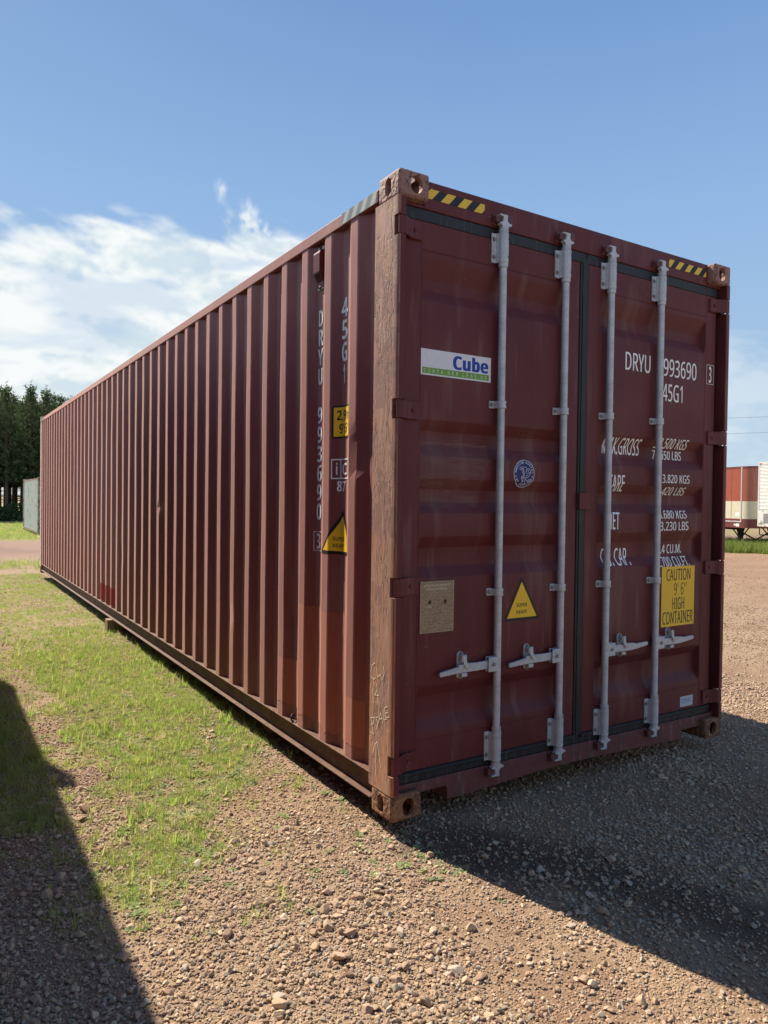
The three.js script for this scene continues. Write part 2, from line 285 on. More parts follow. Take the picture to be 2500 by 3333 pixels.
{
  const axis = (lo, a, b, hi, step) => { const v = []; for (let t = a; t <= b + 1e-6; t += step) v.push(t); let s = step, t = a; while (t > lo) { s *= 1.13; t -= s; v.unshift(Math.max(lo, t)); } s = step; t = v[v.length - 1]; while (t < hi) { s *= 1.13; t += s; v.push(Math.min(hi, t)); } return v; };
  const xs = axis(-600, -2.2, 4.2, 900, 0.035), zs = axis(-900, -6, 2.4, 500, 0.035);
  const P = [], C = [], UV = [], I = [];
  for (const z of zs) for (const x of xs) {
    P.push(x, groundY(x, z), z); UV.push(x, z);
    const n = fbm(x * 0.9 + 30, z * 0.9 + 30, 4, 151), n2 = fbm(x * 2.6 + 30, z * 2.6 + 30, 4, 153), big = fbm(x * 0.06 + 30, z * 0.06 + 30, 4, 155);
    let c = mix3([0.35, 0.235, 0.145], [0.285, 0.175, 0.106], ss(0.4, 0.62, n2));
    c = mix3(c, [0.35, 0.24, 0.15], ss(0.45, 0.65, n)); c = mix3(c, [0.10, 0.056, 0.037], brownBand(x, z) * 0.8);
    c = mix3(c, mix3([0.36, 0.22, 0.135], [0.30, 0.175, 0.105], ss(0.4, 0.6, fbm(x * 0.7, z * 2, 4, 157))), ss(6, 16, x + (big - 0.5) * 4) * 0.85);
    c = mix3(c, mix3([0.29, 0.175, 0.13], [0.23, 0.135, 0.10], ss(0.42, 0.58, fbm(x * 0.6 + 9, z * 2.2 + 9, 4, 159))), ss(-16, -19, z) * ss(-31, -27, z));
    c = mix3(c, mix3([0.25, 0.235, 0.08], [0.20, 0.21, 0.06], ss(0.4, 0.6, n2)), grassAt(x, z) * 0.6);
    C.push(...c);
  }
  const nx = xs.length; for (let j = 0; j < zs.length - 1; j++) for (let i = 0; i < nx - 1; i++) { const a = j * nx + i, b = a + 1, c = a + nx, d = c + 1; I.push(a, c, b, b, c, d); }
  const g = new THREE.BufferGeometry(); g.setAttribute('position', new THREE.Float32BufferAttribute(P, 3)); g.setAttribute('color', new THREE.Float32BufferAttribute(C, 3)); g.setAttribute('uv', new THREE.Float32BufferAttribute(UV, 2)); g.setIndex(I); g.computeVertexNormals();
  // packed grit: small cells with their own tone
  const N = 1024, cells = 150, tile = 1.6;
  const wor = (u, v) => { const x = u * cells, y = v * cells, xi = Math.floor(x), yi = Math.floor(y); let b = 9, b2 = 9, id = 0; for (let j = -1; j <= 1; j++) for (let i = -1; i <= 1; i++) { const cx = ((xi + i) % cells + cells) % cells, cy = ((yi + j) % cells + cells) % cells, px = xi + i + 0.15 + 0.7 * hsh(cx, cy, 5), py = yi + j + 0.15 + 0.7 * hsh(cx, cy, 6), r = 0.7 + 0.7 * hsh(cx, cy, 7), dd = Math.hypot(px - x, py - y) * r; if (dd < b) { b2 = b; b = dd; id = hsh(cx, cy, 8); } else if (dd < b2) b2 = dd; } return [b, b2, id]; };
  const col = new Float32Array(N * N * 3), hgt = new Float32Array(N * N);
  for (let j = 0; j < N; j++) for (let i = 0; i < N; i++) { const u = i / N, v = j / N, [b, b2, id] = wor(u, v), n = fbm(u * 14, v * 14, 4, 161, 14), dirt = ss(0.45, 0.6, n), k = j * N + i; const t = lerp(0.62 + 0.55 * id, 0.72 + 0.2 * hsh(i >> 1, j >> 1, 9), dirt * 0.7); col[k * 3] = t; col[k * 3 + 1] = t * (0.96 + 0.06 * id); col[k * 3 + 2] = t * (0.9 + 0.16 * id); hgt[k] = lerp(ss(0, 0.42, b2 - b) * (0.4 + 0.6 * id), 0.25 + 0.2 * n, dirt * 0.6); }
  const cm = tex(N, N, (u, v, i, j) => { const k = (j * N + i) * 3; return [col[k] * 0.92, col[k + 1] * 0.92, col[k + 2] * 0.92]; }, [1 / tile, 1 / tile]);
  const hm = tex(N, N, (u, v, i, j) => hgt[j * N + i], [1 / tile, 1 / tile], false);
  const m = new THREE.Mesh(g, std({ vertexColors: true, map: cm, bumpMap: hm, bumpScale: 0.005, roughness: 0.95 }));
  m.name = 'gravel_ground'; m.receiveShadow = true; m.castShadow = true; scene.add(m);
  tag(m, 'tan gravel and dirt yard with grassy patches', 'ground', null, 'structure');
  M.groundMesh = m;
}

/* stones */
{
  const R = mulberry(4242), shapes = [];
  for (let s = 0; s < 8; s++) {                              // worn stone: a lumpy ball with a few broken flats
    const g = new THREE.IcosahedronGeometry(0.5, 3), p = g.attributes.position, cuts = []; for (let i = 0; i < 12; i++) cuts.push([V3(R() - 0.5, R() - 0.5, R() - 0.5).normalize(), 0.25 + 0.15 * R()]);
    const fl = 0.6 + 0.2 * (s % 3) / 2;
    for (let i = 0; i < p.count; i++) { const v = V3().fromBufferAttribute(p, i), n = 1 + 0.28 * (fbm(v.x * 3 + s * 7 + 20, v.y * 3 + v.z * 2.3 + 20, 3, 300 + s) - 0.5); v.multiplyScalar(n); for (const [d, r] of cuts) { const t = v.dot(d); if (t > r) v.addScaledVector(d, (r - t) * 0.95); } p.setXYZ(i, v.x, v.y * fl, v.z * (0.75 + 0.15 * (s % 2))); }
    g.deleteAttribute('uv'); shapes.push(fin(toCreasedNormals(g, 0.3)));
  }
  const lm = tex(256, 256, (u, v) => { const k = 0.78 + 0.35 * fbm(u * 12, v * 12, 4, 171, 12); return [k, k * 0.98, k * 0.96]; }, [2.2, 2.2]);
  const sb = tex(256, 256, (u, v) => fbm(u * 16, v * 16, 4, 173, 16), [2, 2], false);
  const mat = std({ map: lm, roughness: 0.92, bumpMap: sb, bumpScale: 0.0008 });
  const tones = [[0.45, 0.32, 0.21], [0.44, 0.295, 0.21], [0.41, 0.345, 0.27], [0.32, 0.215, 0.14], [0.53, 0.41, 0.29], [0.37, 0.255, 0.17], [0.46, 0.335, 0.215]];
  const col = new THREE.Color(), mtx = new THREE.Matrix4(), q = new THREE.Quaternion(), e = new THREE.Euler();
  const under = (x, z) => x > 0.12 && x < 2.36 && z < -0.5;
  // how stony a spot is: drifts of coarser stone between bare, packed dirt
  const stony = (x, z) => ss(0.38, 0.62, fbm(x * 1.6 + 60, z * 1.6 + 60, 4, 181) + 0.25 * Math.exp(-(((x + 0.62 - 0.12 * z) / 0.35) ** 2)) * ss(-1, 0, z));
  function scatter(name, label, regions, sizeMin, sizeMax, pow, keep, seed) {
    const R = mulberry(seed), list = [];
    for (const [x0, x1, z0, z1, dens] of regions) { const n = Math.round((x1 - x0) * (z1 - z0) * dens); for (let i = 0; i < n; i++) { const x = lerp(x0, x1, R()), z = lerp(z0, z1, R()); if (under(x, z)) continue; if (R() > keep(x, z)) continue; list.push([x, z, lerp(sizeMin, sizeMax, Math.pow(R(), pow))]); } }
    const per = shapes.map(() => []); list.forEach((p, i) => per[i % 8].push(p));
    per.forEach((L, s) => {
      const im = new THREE.InstancedMesh(shapes[s], mat, L.length);
      L.forEach(([x, z, d], i) => { e.set((R() - 0.5) * 0.7, R() * 6.28, (R() - 0.5) * 0.7); q.setFromEuler(e); mtx.compose(V3(x, groundY(x, z) + d * 0.16, z), q, V3(d * (0.8 + 0.5 * R()), d * (0.75 + 0.5 * R()), d)); im.setMatrixAt(i, mtx); const t = tones[Math.floor(R() * 7)], k = 0.8 + 0.4 * R(); im.setColorAt(i, col.setRGB(t[0] * k, t[1] * k, t[2] * k)); });
      im.name = numbered(name); im.castShadow = im.receiveShadow = true; scene.add(im); tag(im, label, 'gravel', null, 'stuff');
    });
    return list.length;
  }
  const grassy = (x, z) => 1 - 0.7 * grassAt(x, z);
  let n = scatter('fine_gravel', 'fine tan grit spread over the yard', [[-2.1, 3.4, -1.6, 1.9, 6000], [-1.5, 0.1, -5, -1.6, 2600]], 0.006, 0.013, 1.3, (x, z) => (0.6 + 0.4 * stony(x, z)) * (1 - 0.6 * brownBand(x, z)), 11);
  n += scatter('gravel', 'loose tan and grey gravel spread over the yard', [[-2.1, 4.2, -3, 1.9, 4300], [-1.6, 0.1, -13, -3, 800], [2.3, 9, -7, 0.6, 900], [9, 17, -11, -1, 260], [17, 26, -15, -5, 110]], 0.010, 0.025, 2.0, (x, z) => (0.35 + 0.65 * stony(x, z)) * grassy(x, z) * (1 - 0.75 * brownBand(x, z)), 12);
  n += scatter('coarse_gravel', 'coarse grey and tan stones lying in drifts', [[-2.1, 4, -3, 1.8, 260], [2.4, 8, -6, 0.6, 60]], 0.024, 0.042, 2, (x, z) => stony(x, z) * (0.12 + 0.88 * stony(x + 7, z)) * grassy(x, z), 13);
  console.log('stones', n);
  // the stones that show largest, one by one
  const R2 = mulberry(99), tint = tones.map(t => { const m = mat.clone(); m.color.setRGB(...t); return m; });
  const spots = [[-0.60, 0.62, 0.075], [-0.66, 0.2, 0.06], [-1.10, -1.02, 0.085], [-1.14, -0.92, 0.06], [-0.95, 0.78, 0.07], [-0.85, 0.72, 0.06], [-1.2, 0.25, 0.075], [-0.3, 0.85, 0.06], [-0.25, 0.92, 0.055], [-1.3, -0.4, 0.08], [-1.36, -0.28, 0.07], [-1.3, 0.05, 0.065], [-0.55, 0.45, 0.06], [-0.5, 0.52, 0.055], [0.02, 1.1, 0.055], [-0.45, 0.25, 0.055]];
  while (spots.length < 240) { const x = lerp(-1.7, 2.6, R2()), z = lerp(-1.6, 1.5, R2()); if (under(x, z) || R2() > 0.1 + 0.9 * stony(x, z) || (x < 0.1 && R2() < grassAt(x, z))) continue; spots.push([x, z, lerp(0.030, 0.048, Math.pow(R2(), 2))]); }
  spots.forEach(([x, z, d0], i) => { const d = i < 16 ? d0 * 0.8 : d0; const m = new THREE.Mesh(shapes[i % 8], tint[Math.floor(R2() * 7)]); m.name = i ? `stone_${String(i).padStart(3, '0')}` : 'stone'; m.position.set(x, groundY(x, z) + d * 0.2, z); m.rotation.set((R2() - 0.5) * 0.6, R2() * 6.28, (R2() - 0.5) * 0.6); m.scale.set(d * (0.9 + 0.4 * R2()), d * (0.8 + 0.4 * R2()), d); m.castShadow = m.receiveShadow = true; M.groundMesh.add(m); });
}

/* grass and weeds */
{
  const R = mulberry(555);
  const blade = (a, h, w, lean, out) => {                   // a bent blade of three faces
    const ca = Math.cos(a), sa = Math.sin(a), px = -sa * w / 2, pz = ca * w / 2, r0 = out, x1 = r0 + lean * 0.4 * h, x2 = r0 + lean * h;
    const b = [[ca * r0 - px, 0, sa * r0 - pz], [ca * r0 + px, 0, sa * r0 + pz], [ca * x1 - px * 0.8, h * 0.6, sa * x1 - pz * 0.8], [ca * x1 + px * 0.8, h * 0.6, sa * x1 + pz * 0.8], [ca * x2, h, sa * x2]];
    return [0, 1, 3, 0, 3, 2, 2, 3, 4].flatMap(i => b[i]);
  };
  const tuft = (n, h, w, spread) => { const P = []; for (let i = 0; i < n; i++) P.push(...blade(R() * 6.28, h * (0.5 + 0.7 * R()), w * (0.7 + 0.6 * R()), 0.2 + 0.7 * R(), spread * Math.sqrt(R()))); const g = new THREE.BufferGeometry(); g.setAttribute('position', new THREE.Float32BufferAttribute(P, 3)); g.computeVertexNormals(); return fin(g); };
  const weed = () => { const P = []; for (let i = 0; i < 7; i++) { const a = i * 0.9 + R() * 0.5, L = 0.7 + 0.6 * R(), ca = Math.cos(a), sa = Math.sin(a), w = 0.26 * L, up = 0.25 + 0.4 * R(); const b = [[0, 0.05, 0], [ca * L * 0.4 - sa * w, up * 0.6, sa * L * 0.4 + ca * w], [ca * L * 0.4 + sa * w, up * 0.6, sa * L * 0.4 - ca * w], [ca * L * 0.78 - sa * w * 0.8, up * 0.9, sa * L * 0.78 + ca * w * 0.8], [ca * L * 0.78 + sa * w * 0.8, up * 0.9, sa * L * 0.78 - ca * w * 0.8], [ca * L, up * 0.85, sa * L]]; P.push(...[0, 2, 1, 1, 2, 4, 1, 4, 3, 3, 4, 5].flatMap(k => b[k])); } const g = new THREE.BufferGeometry(); g.setAttribute('position', new THREE.Float32BufferAttribute(P, 3)); g.computeVertexNormals(); return fin(g); };
  const mat = phy({ color: 0xffffff, roughness: 0.9, side: THREE.DoubleSide, transmission: 0.5, thickness: 0, specularIntensity: 0.3 });
  const col = new THREE.Color(), mtx = new THREE.Matrix4(), q = new THREE.Quaternion(), e = new THREE.Euler();
  function sow(name, label, geo, regions, size, dens, tones, seed) {
    const R = mulberry(seed), L = [];
    for (const [x0, x1, z0, z1, n] of regions) { const c = Math.round((x1 - x0) * (z1 - z0) * n); for (let i = 0; i < c; i++) { const x = lerp(x0, x1, R()), z = lerp(z0, z1, R()); if (R() < dens(x, z)) L.push([x, z]); } }
    const im = new THREE.InstancedMesh(geo, mat, L.length);
    L.forEach(([x, z], i) => { const s = size * (0.55 + 0.8 * R()); e.set((R() - 0.5) * 0.3, R() * 6.28, (R() - 0.5) * 0.3); q.setFromEuler(e); mtx.compose(V3(x, groundY(x, z) - 0.004, z), q, V3(s, s * (0.8 + 0.5 * R()), s)); im.setMatrixAt(i, mtx); const t = tones[Math.floor(R() * tones.length)], k = 0.75 + 0.5 * R(); im.setColorAt(i, col.setRGB(t[0] * k, t[1] * k, t[2] * k)); });
    im.name = numbered(name); im.castShadow = im.receiveShadow = true; scene.add(im); tag(im, label, 'grass', null, 'stuff'); return L.length;
  }
  const green = [[0.38, 0.50, 0.11], [0.45, 0.55, 0.13], [0.31, 0.46, 0.10], [0.50, 0.53, 0.17], [0.54, 0.49, 0.24]], fresh = [[0.33, 0.40, 0.17], [0.29, 0.36, 0.14], [0.37, 0.42, 0.19]];
  const g1 = tuft(9, 1, 0.07, 0.35), g2 = tuft(12, 1, 0.075, 0.9), g3 = tuft(14, 1, 0.05, 0.8);
  const patch = (x, z) => ss(0.42, 0.6, fbm(x * 5 + 9, z * 5 + 9, 3, 191));
  let n = sow('short_grass', 'short yellow green grass growing along the container side', g2, [[-1.4, 0.14, -5, 0.3, 3600], [-1.6, 0.14, -13, -5, 1200]], 0.024, (x, z) => grassAt(x, z) ** 1.2 * (0.15 + 0.85 * ss(0.43, 0.56, fbm(x * 11 + 4, z * 11 + 4, 3, 195))), green, 21);
  n += sow('grass_tuft', 'taller tufts of green grass in the gravel', g1, [[-1.3, 0.1, -6, 0.2, 330]], 0.055, (x, z) => grassAt(x, z) * (0.15 + 0.85 * patch(x, z)), green, 22);
  n += sow('shaded_grass', 'grass growing along the wheel track', g2, [[-3.2, -1.15, -8, -0.6, 1100]], 0.034, (x, z) => grassAt(x, z), green, 23);
  n += sow('broadleaf_weed', 'low broadleaf weeds in the gravel', weed(), [[-1.3, 0.12, -4.5, 0.4, 330], [-0.75, 0.06, -1.7, 0.25, 70], [0.0, 0.5, 0.1, 0.7, 9]], 0.020, (x, z) => x > 0 && z > 0 ? 1 : Math.max(grassAt(x, z) * ss(-4.5, -1, z), z > -1.7 && x > -0.75 ? 0.5 * patch(x, z) : 0), fresh, 24);
  n += sow('lawn_grass', 'rough green grass before the pine wood', g3, [[-6, 6, -50, -29, 45], [-4, 3, -20, -13, 120]], 0.11, (x, z) => grassAt(x, z), green, 25);
  n += sow('long_grass', 'long green grass growing under the parked trailers', g3, [[25, 38, -24, -9, 110]], 0.30, (x, z) => grassAt(x, z), [[0.15, 0.22, 0.04], [0.2, 0.27, 0.05], [0.26, 0.3, 0.08]], 26);
  console.log('grass', n);
}

/* ------------------------------------------------------------------ the shipping container */
const L = 12.192, W = 2.438, H = 2.896;
const XO = 0.004, XI = 0.038;
const ribs = []; for (let k = 0; k < 42; k++) ribs.push(k <= 13 ? -0.402 - 0.2727 * k : -0.402 - 0.2727 * 13 - 0.2829 * (k - 13));
const prof = [[-0.203, XI]];                               // [z, x] along the corrugated side, from the doors to the far end
for (const c of ribs) {
  const b = 0.005, s = 0.0025;
  prof.push([c + 0.104 + b, XI], [c + 0.104 - b, XI - s], [c + 0.036 + b, XO + s], [c + 0.036 - b, XO], [c - 0.036 + b, XO], [c - 0.036 - b, XO + s], [c - 0.104 + b, XI - s], [c - 0.104 - b, XI]);
}
prof.push([-L + 0.19, XI]);
const sideX = z => { for (let i = 1; i < prof.length; i++) if (z >= prof[i][0]) { const [z0, x0] = prof[i - 1], [z1, x1] = prof[i]; return lerp(x0, x1, (z0 - z) / (z0 - z1)); } return XI; };
const dent = (z, y) => 0.016 * Math.exp(-(((z + 0.352) / 0.035) ** 2 + ((y - 1.70) / 0.075) ** 2)) + 0.012 * Math.exp(-(((z + 0.36) / 0.03) ** 2 + ((y - 1.60) / 0.03) ** 2)) + 0.012 * Math.exp(-(((z + 3.93) / 0.04) ** 2 + ((y - 1.345) / 0.035) ** 2)) + 0.006 * Math.exp(-(((z + 8.5) / 0.05) ** 2 + ((y - 1.9) / 0.3) ** 2)) + 0.006 * (fbm(z * 3.6 + 70, y * 1.5 + 9, 2, 401) - 0.5) * ss(0.17, 0.5, y) * ss(2.8, 2.5, y) + 0.005 * Math.exp(-(((z + 2.05) / 0.05) ** 2 + ((y - 0.62) / 0.09) ** 2)) + 0.006 * Math.exp(-(((z + 5.4) / 0.06) ** 2 + ((y - 0.8) / 0.12) ** 2));
const DZ = -0.045, TD = 0.036;
const troughs = [[2.55, 2.46, 2.41, 2.346], [1.815, 1.753, 1.70, 1.637], [1.545, 1.483, 1.435, 1.373], [1.276, 1.211, 1.135, 1.073], [0.581, 0.519, 0.425, 0.36]];
const dyBreaks = [];
for (const [a, b, c, d] of troughs) { const e = 0.006; dyBreaks.push([a + e, 0], [a - e, 0.06], [b + e, 0.94], [b - e, 1], [c + e, 1], [c - e, 0.94], [d + e, 0.06], [d - e, 0]); }
const doorT = y => { for (let i = 0; i < dyBreaks.length - 1; i++) { const [y0, t0] = dyBreaks[i], [y1, t1] = dyBreaks[i + 1]; if (y <= y0 && y >= y1) return lerp(t0, t1, (y0 - y) / (y0 - y1)); } return 0; };
const doorZ = (x, y, xa, xb) => { const e = Math.min(ss(xa, xa + 0.014, x), ss(xb, xb - 0.014, x)); return DZ - TD * doorT(y) * e; };

function castingBrush() {                                  // one corner fitting 178 x 118 x 162 mm, outer corner at the origin, going +x, +y, -z
  const ev = new Evaluator(); ev.attributes = ['position', 'normal']; ev.useGroups = false;
  const B = g => { for (const k of ['uv']) g.deleteAttribute(k); const b = new Brush(g); b.updateMatrixWorld(); return b; };
  const slotX = extrude(stadium(0.051, 0.079), 0.06, 0, 1, 10).rotateY(Math.PI / 2).translate(-0.03, 0.059, -0.095);
  const slotZ = extrude(stadium(0.062, 0.079), 0.06, 0, 1, 10).translate(0.09, 0.059, -0.04);
  let r = B(new RoundedBoxGeometry(0.162, 0.118, 0.178, 3, 0.014).translate(0.081, 0.059, -0.089));
  const slotY = upright(extrude(stadium(0.064, 0.118), 0.06, 0, 1, 10)).translate(0.083, -0.03, -0.089);
  for (const g of [box(0.024, 0.142, 0.02, 0.098, -0.158, -0.024), slotX, slotZ, slotY]) r = ev.evaluate(r, B(g), SUBTRACTION);
  return fin(toCreasedNormals(r.geometry, 0.6));
}
const CAST = castingBrush();
function mirrored(g, sx, sy, sz) {
  const o = g.clone(); o.applyMatrix4(new THREE.Matrix4().makeScale(sx, sy, sz));
  if (sx * sy * sz < 0) { for (const k of ['position', 'normal', 'uv']) { const a = o.attributes[k]; if (!a) continue; const s = a.itemSize; for (let i = 0; i < a.count; i += 3) for (let c = 0; c < s; c++) { const t = a.array[(i + 1) * s + c]; a.array[(i + 1) * s + c] = a.array[(i + 2) * s + c]; a.array[(i + 2) * s + c] = t; } } }
  return o;
}
function castings(parent, len, hgt, bottomMat, topMat) {
  for (const x of [0, 1]) for (const z of [0, 1]) for (const y of [0, 1]) {
    const g = mirrored(CAST, x ? -1 : 1, y ? -1 : 1, z ? -1 : 1).translate(x ? W : 0, y ? hgt : 0, z ? -len : 0);
    mesh('corner_casting', g, y ? topMat : bottomMat, parent);
  }
}
const HINGE = [2.65, 1.842, 1.048, 0.25], HH = 0.041;
function hingePost(right) {                                // door post: a solid back with the front edge cut out at each hinge
  const S = (v) => right ? W - v : v, bx = (a, b, y0, y1, z0, z1) => box(Math.min(S(a), S(b)), Math.max(S(a), S(b)), y0, y1, z0, z1);
  const g = [bx(0, 0.036, 0.117, H - 0.117, -0.178, -0.038), bx(0.0, 0.075, 0.117, H - 0.117, -0.2, -0.1785)];
  const cuts = [H - 0.117]; for (const h of HINGE) cuts.push(h + HH + 0.004, h - HH - 0.004); cuts.push(0.117);
  for (let i = 0; i < cuts.length; i += 2) {
    const s = new THREE.Shape(); const r = 0.009;
    s.moveTo(0, 0.038); s.lineTo(0.036, 0.038); s.lineTo(0.036, 0.003); s.lineTo(0.033, 0); s.lineTo(r, 0); s.absarc(r, r, r, -Math.PI / 2, Math.PI, true); s.closePath();
    let p = upright(extrude(s, cuts[i] - cuts[i + 1], 0, 1, 5)); // plan y -> -z
    p = toCreasedNormals(p, 0.5).translate(0, cuts[i + 1], 0);
    g.push(right ? mirrored(p, -1, 1, 1).translate(W, 0, 0) : p);
  }
  return g;
}

function mainContainer() {
  const C = thing('shipping_container', 'long maroon corrugated shipping container with galvanised lock rods standing on gravel', 'container', [0, 0.08, 0]);
  castings(C, L, H, M.castRust, M.castPaint);
  mesh('corner_post', hingePost(false), M.post, C, 'scraped rusty corner post with scratched writing');
  { const cuts = [H - 0.119]; for (const h of HINGE) cuts.push(h + HH + 0.005, h - HH - 0.005); cuts.push(0.119); for (let i = 0; i < cuts.length; i += 2) mesh('post_edge', box(0.010, 0.0364, cuts[i + 1], cuts[i], -0.03, 0.0009, 0.0005), M.paint, C); }
  mesh('corner_post', hingePost(true), M.paint, C);
  for (const x of [0, 1]) mesh('corner_post', box(x ? W - 0.09 : 0, x ? W : 0.09, 0.117, H - 0.117, -L, -L + 0.19, 0.006), M.castPaint, C);
  // long sides, sheet by sheet
  const ys = []; for (let i = 0; i <= 56; i++) ys.push(lerp(0.172, 2.806, i / 56));
  const cuts = [-0.203]; for (let k = 4; k < 42; k += 4) cuts.push((ribs[k - 1] + ribs[k]) / 2); cuts.push(-L + 0.19);
  for (let i = 0; i < cuts.length - 1; i++) {
    const a = cuts[i], b = cuts[i + 1], zs = [a, ...prof.map(p => p[0]).filter(z => z < a - 1e-6 && z > b + 1e-6), b].reverse();
    mesh('side_panel', sheet(zs, ys, (z, y) => [sideX(z) + dent(z, y), y, z]), M.sidePaint, C);
    mesh('side_panel', sheet([...zs].reverse(), [0.172, 2.806], (z, y) => [W - sideX(z), y, z]), M.paint, C);
    if (i) mesh('weld_seam', sheet([a - 0.003, a - 0.001, a + 0.001, a + 0.003], ys.slice(1, -1), (z, y) => [sideX(z) + dent(z, y) - (Math.abs(z - a) < 0.002 ? 0.0022 : 0.0004), y, z], 0), M.sidePaint, C);
  }
  // rails
  for (const r of [0, 1]) {
    const X = (a, b, y0, y1, z0, z1, rr) => r ? box(W - b, W - a, y0, y1, z0, z1, rr) : box(a, b, y0, y1, z0, z1, rr);
    mesh('top_rail', [X(0, 0.06, 2.798, 2.857, -L + 0.179, -0.179, 0.004)], M.sidePaint, C);
    mesh('bottom_rail', [X(0.034, 0.042, 0.06, 0.168, -L + 0.179, -0.179), X(-0.001, 0.06, 0.1655, 0.1735, -L + 0.179, -0.179, 0.003), X(-0.004, 0.06, 0.0535, 0.0615, -L + 0.179, -0.179, 0.003)], M.rail, C);
  }
  // roof and floor, front wall
  const rz = []; for (let z = -0.25; z > -L + 0.2; z -= 0.105) rz.push(z);
  mesh('roof', [sheet([0.05, W - 0.05], rz.flatMap((z, i) => i % 2 ? [z - 0.03, z + 0.03].map(t => t) : [z - 0.03, z + 0.03]).sort((a, b) => b - a), (x, z) => [x, 2.842 + (Math.round((-0.25 - z) / 0.105) % 2 ? 0.02 : 0), z]), box(0.04, W - 0.04, 2.80, 2.84, -L + 0.1, -0.1)], M.paint, C);
  mesh('floor', [box(0.045, W - 0.045, 0.13, 0.16, -L + 0.1, -0.12), ...Array.from({ length: 38 }, (_, i) => box(0.05, W - 0.05, 0.062, 0.1295, -0.5 - i * 0.3, -0.46 - i * 0.3))], M.rail, C);
  const ez = []; for (let i = 0; i < 9; i++) { const c = 0.22 + i * 0.25; ez.push([c - 0.09, 0.045], [c - 0.04, 0], [c + 0.04, 0], [c + 0.09, 0.045]); }
  mesh('end_wall', [sheet(ez.map((_, i) => i).reverse(), [0.16, 2.8], (i, y) => [ez[i][0], y, -L + 0.03 + ez[i][1]]), box(0.09, W - 0.09, 0.02, 0.16, -L + 0.02, -L + 0.12), box(0.09, W - 0.09, 2.8, 2.87, -L + 0.02, -L + 0.12)], M.paint, C);
  // door header and sill
  mesh('door_header', [box(0.163, W - 0.163, 2.762, 2.884, -0.2, DZ, 0.006), box(0.037, 0.162, 2.762, 2.777, -0.2, DZ, 0.002), box(W - 0.162, W - 0.037, 2.762, 2.777, -0.2, DZ, 0.002), box(0.164, W - 0.164, 2.878, 2.891, -0.32, DZ - 0.002, 0.003)], M.paint, C);
  const sillS = poly([[0.036, 0.142], [0.036, 0.119], [0.15, 0.119], [0.164, 0.09], [0.33, 0.091], [0.338, 0.084], [0.344, 0.024], [0.9, 0.045], [1.05, 0.05], [1.4, 0.046], [1.85, 0.028], [2.084, 0.02], [2.09, 0.066], [2.098, 0.074], [2.274, 0.074], [2.29, 0.119], [W - 0.036, 0.119], [W - 0.036, 0.142]].reverse());
  mesh('door_sill', extrude(sillS, 0.1, 0.003, 1).translate(0, 0, DZ - 0.1), M.sill, C);

  // doors
  const doors = [[0.064, 1.172, 0.157, 1.085], [1.236, 2.362, 1.328, 2.262]];
  const gas = (x0, x1, y0, y1, zf) => box(x0, x1, y0, y1, -0.11, zf, 0.006);
  doors.forEach(([x0, x1, xa, xb], d) => {
    const D = new THREE.Group(); D.name = 'door'; C.add(D);
    const us = [[x0, 1], [x0, 2], [x0 + 0.003, 0], [xa, 0], [xa + 0.004, 0], [xa + 0.010, 0], [xa + 0.014, 0], [xb - 0.014, 0], [xb - 0.010, 0], [xb - 0.004, 0], [xb, 0], [x1 - 0.003, 0], [x1, 2], [x1, 1]];
    const ysD = [0.196, 0.2, ...dyBreaks.map(b => b[0]).reverse(), 2.703, 2.706];
    const g = sheet(us, ysD, ([x, f], y) => [x, y, f === 1 ? -0.1 : f === 2 ? DZ - 0.004 : y === 0.196 || y === 2.706 ? -0.1 : doorZ(x, y, xa, xb)], 0.25);
    mesh('door_panel', g, M.paint, D);
    // weld lines round the pressed panel
    const bead = (a, b) => rodBetween(V3(...a), V3(...b), 0.0028, 5);
    mesh('weld_seam', [bead([xa - 0.002, 2.577, DZ], [xb + 0.002, 2.577, DZ]), bead([xa - 0.002, 0.33, DZ], [xb + 0.002, 0.335, DZ]), bead([xa - 0.002, 0.2, DZ - 0.001], [xa - 0.002, 2.70, DZ - 0.001]), bead([xb + 0.002, 0.2, DZ - 0.001], [xb + 0.002, 2.70, DZ - 0.001])], M.paint, D);
    const gl = d ? [gas(x1 + 0.001, W - 0.034, 0.15, 2.76, -0.066)] : [gas(0.036, x0 - 0.001, 0.15, 2.76, -0.066), gas(x1 + 0.001, doors[1][0] - 0.001, 0.197, 2.705, -0.040), box(1.188, 1.222, 0.197, 2.705, -0.0405, -0.036, 0.002)];
    gl.push(gas(x0 - 0.02, x1 + (d ? 0.02 : 0.063), 2.7065, 2.7615, -0.049), gas(x0 - 0.02, x1 + (d ? 0.02 : 0.063), 0.1425, 0.1955, -0.047), box(x0, x1, 0.176, 0.192, -0.05, -0.039, 0.004));
    mesh('door_gasket', gl, M.rubber, D);
    // hinges: a strap on the door that steps out to the pin in the post
    for (const hy of HINGE) {
      const s = poly([[0.152, 0.0455], [0.148, 0.033], [0.10, 0.029], [0.072, 0.018], [0.05, 0.005], [0.036, 0.001], [0.009, 0.001], [0.003, 0.004], [0.003, 0.009], [0.034, 0.009], [0.046, 0.0125], [0.066, 0.026], [0.086, 0.0455]]);
      let h = upright(extrude(s, 2 * HH - 0.006, 0.0025, 1)).translate(0, hy - HH + 0.003, 0);
      h = mergeGeometries([fin(h), fin(cyl(0.006, 0.006, 2 * HH + 0.012, 12).translate(0.018, hy, -0.009)), fin(cyl(0.009, 0.009, 0.006, 12).rotateX(Math.PI / 2).translate(0.108, hy, -0.0275))]);
      mesh('hinge', d ? mirrored(h, -1, 1, 1).translate(W, 0, 0) : h, M.paint, D);
    }
    C.userData[`door${d}`] = D;
  });
